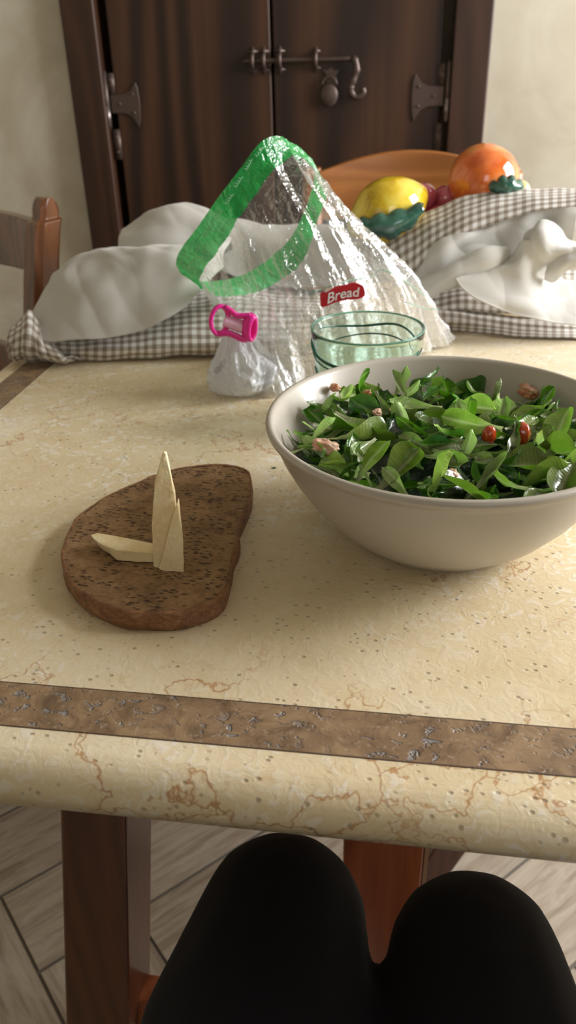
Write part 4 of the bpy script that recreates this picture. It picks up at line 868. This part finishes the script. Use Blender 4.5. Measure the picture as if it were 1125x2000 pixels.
# gathered tail of the bag below the clip
def tail():
    a0=PD(460,640,.900); b0=PD(482,768,.885); ax=(b0-a0).normalized(); s1=PD(510,640,.9)-PD(420,640,.9); s1=(s1-ax*s1.dot(ax)).normalized(); s2=ax.cross(s1)
    prof=[(0,.012),(.12,.014),(.3,.021),(.5,.030),(.7,.0345),(.85,.033),(.95,.027),(1.02,.014),(1.04,.002)]; nv,nu=70,150; Gt=np.zeros((nv,nu,3)); L=(b0-a0).length
    for i in range(nv):
        t=1.04*i/(nv-1); r=np.interp(t,[p[0] for p in prof],[p[1] for p in prof]); c=a0+ax*L*t
        for j in range(nu):
            a=2*math.pi*j/nu; pl_=1+.30*(1-2*abs(noise.noise(Vector((math.cos(a)*2.1,math.sin(a)*2.1,t*1.5)))))+.07*(1-2*abs(noise.noise(Vector((math.cos(a)*5,math.sin(a)*5,t*7)))))-.14
            q=c+s1*(r*pl_*math.cos(a)*1.05)+s2*(r*pl_*math.sin(a)*.85); q.z=max(q.z,T+.0015); Gt[i,j]=q
    me=grid_mesh('gathered_tail',Gt,True); at_=me.attributes.new('print','FLOAT','POINT')
    for k in range(len(me.vertices)): at_.data[k].value=1.0
    o=link('gathered_tail',me,F_clear); keep(o,bag); o['label']='whitish gathered bag tail below the pink clip'; global TAIL; TAIL=o; return Gt
GT=tail()
# small grey print marks on the tail
bm=bmesh.new(); rb=random.Random(5)
TF=[(project(GT[i,j]),float(GT[i,j].dot(_fw))) for i in range(0,70,2) for j in range(0,150,2)]
def tD(x,y):
    c=[d for (q,d) in TF if (q[0]-x)**2+(q[1]-y)**2<120]; return (min(c) if c else .86)-.001
def strip(x0,y0,x1,y1,n,hw):
    for k in range(n):
        t=k/(n-1); x=x0+(x1-x0)*t; y=y0+(y1-y0)*t; nx,ny=-(y1-y0),(x1-x0); l=math.hypot(nx,ny); nx/=l; ny/=l; h=hw*rb.uniform(.6,1)
        p=[PD(x+nx*h*s,y+ny*h*s,tD(x,y)) for s in (-1,0,1)]; tube_bm(p,.00022,4,bm)
strip(421,728,441,703,14,6); strip(512,772,527,722,18,6); strip(500,778,520,772,8,5)
o=link('print_marks',bm,NM('grey_print',srgb(110,100,105),.5).m); o.parent=TAIL; o['label']='small grey printed marks'
# pink clip
clip=thing('bag_clip',PD(455,640,.90),'bright pink plastic bag clip pinching the left neck of the bread bag','clip')
mp=NM('hot_pink_plastic',srgb(226,30,146),.3,Coat_Weight=.3,Subsurface_Weight=.1).m; ml=NM('pale_pink_plastic',srgb(238,186,214),.35).m
def cpart(n,bm,mat,label=None):
    o=link(n,bm,mat); keep(o,clip); 
    if label: o['label']=label
    return o
def oval(cx,cy,rx,ry,tilt,D,n=36,dn=0):
    P=[]
    for k in range(n):
        a=2*math.pi*k/n; x=rx*math.cos(a); y=ry*math.sin(a); P.append(PD(cx+x*math.cos(tilt)-y*math.sin(tilt),cy+x*math.sin(tilt)+y*math.cos(tilt),D+dn*math.cos(a)))
    return P
CD=.872
bm=tube_bm(oval(429,625,17,27,.12,CD,dn=.004),.0025,10,closed=True,flat=1.5)
tube_bm(smooth_path([PD(438,599,CD),PD(452,608,CD),PD(462,616,CD),PD(478,617,CD),PD(490,616,CD)],14),.0028,10,bm,flat=1.6)
tube_bm(smooth_path([PD(425,652,CD),PD(446,651,CD),PD(462,657,CD),PD(472,662,CD),PD(482,663,CD)],14),.0030,10,bm,flat=1.6)
cpart('clip_body',bm,mp)
cpart('clip_end',tube_bm(oval(489,640,7.5,23,.16,CD,dn=.004),.0030,10,closed=True,flat=2.0),mp)
A=PD(438,625,CD+.004); B=PD(485,642,CD+.004); cpart('roller',tube_bm(smooth_path([A,A.lerp(B,.05),A.lerp(B,.5),A.lerp(B,.95),B],16),[.0070]*16,16),ml,'pale pink roller')
# ---------------------------------------------------------------- seated person (lower body, black leggings)
def capsule(bm,a,b,ra,rb,flat=1.0,n=9):
    a,b=Vector(a),Vector(b)
    for k in range(n):
        t=k/(n-1); bmesh.ops.create_icosphere(bm,subdivisions=2,radius=ra+(rb-ra)*t,matrix=Matrix.Translation(a.lerp(b,t))@Matrix.Diagonal((1,1,flat,1)))
bm=bmesh.new()
KN=[(-.069,.366,.571),(.069,.360,.558)]
for s,K in ((-1,KN[0]),(1,KN[1])):
    H=(s*.088,-.10,.545); capsule(bm,H,(K[0]*1.08,K[1]-.09,K[2]-.006),.082,.080,.97,16); capsule(bm,(K[0]*1.08,K[1]-.09,K[2]-.006),K,.080,.0640,1,10)
    capsule(bm,K,(K[0],K[1]+.045,K[2]-.16),.060,.056,1,9); capsule(bm,(K[0],K[1]+.045,K[2]-.16),(K[0]+s*.005,K[1]+.03,.11),.056,.036,1,12)
    capsule(bm,(K[0]+s*.005,K[1]+.01,.055),(K[0]+s*.02,K[1]+.17,.033),.036,.028,.8,9)
    bmesh.ops.create_icosphere(bm,subdivisions=3,radius=.043,matrix=Matrix.Translation((K[0],K[1]+.02,.085)))
capsule(bm,(-.07,-.14,.56),(.07,-.14,.56),.105,.105,.95,7); capsule(bm,(0,-.15,.60),(0,-.22,.80),.125,.115,1,9); capsule(bm,(0,-.22,.80),(0,-.26,1.02),.118,.13,1,9)
me=bpy.data.meshes.new('person'); bm.to_mesh(me); bm.free()
mk=NM('black_leggings',(.0045,.005,.009),.8,Sheen_Weight=.05,Specular_IOR_Level=.25); mk.bump(mk.noise(mk.obj(),900,2)[0],.1,.0005)
per=link('person',me,mk.m,label='seated person in black leggings with both knees under the table edge',cat='person')
r_=per.modifiers.new('r','REMESH'); r_.mode='VOXEL'; r_.voxel_size=.006; r_.use_smooth_shade=True; s_=per.modifiers.new('s','SMOOTH'); s_.factor=.6; s_.iterations=14
make_chair('dining_chair','brown wooden dining chair the person in black leggings sits on',MAT['chair_dark'],(0,-.25,0),math.pi,None)
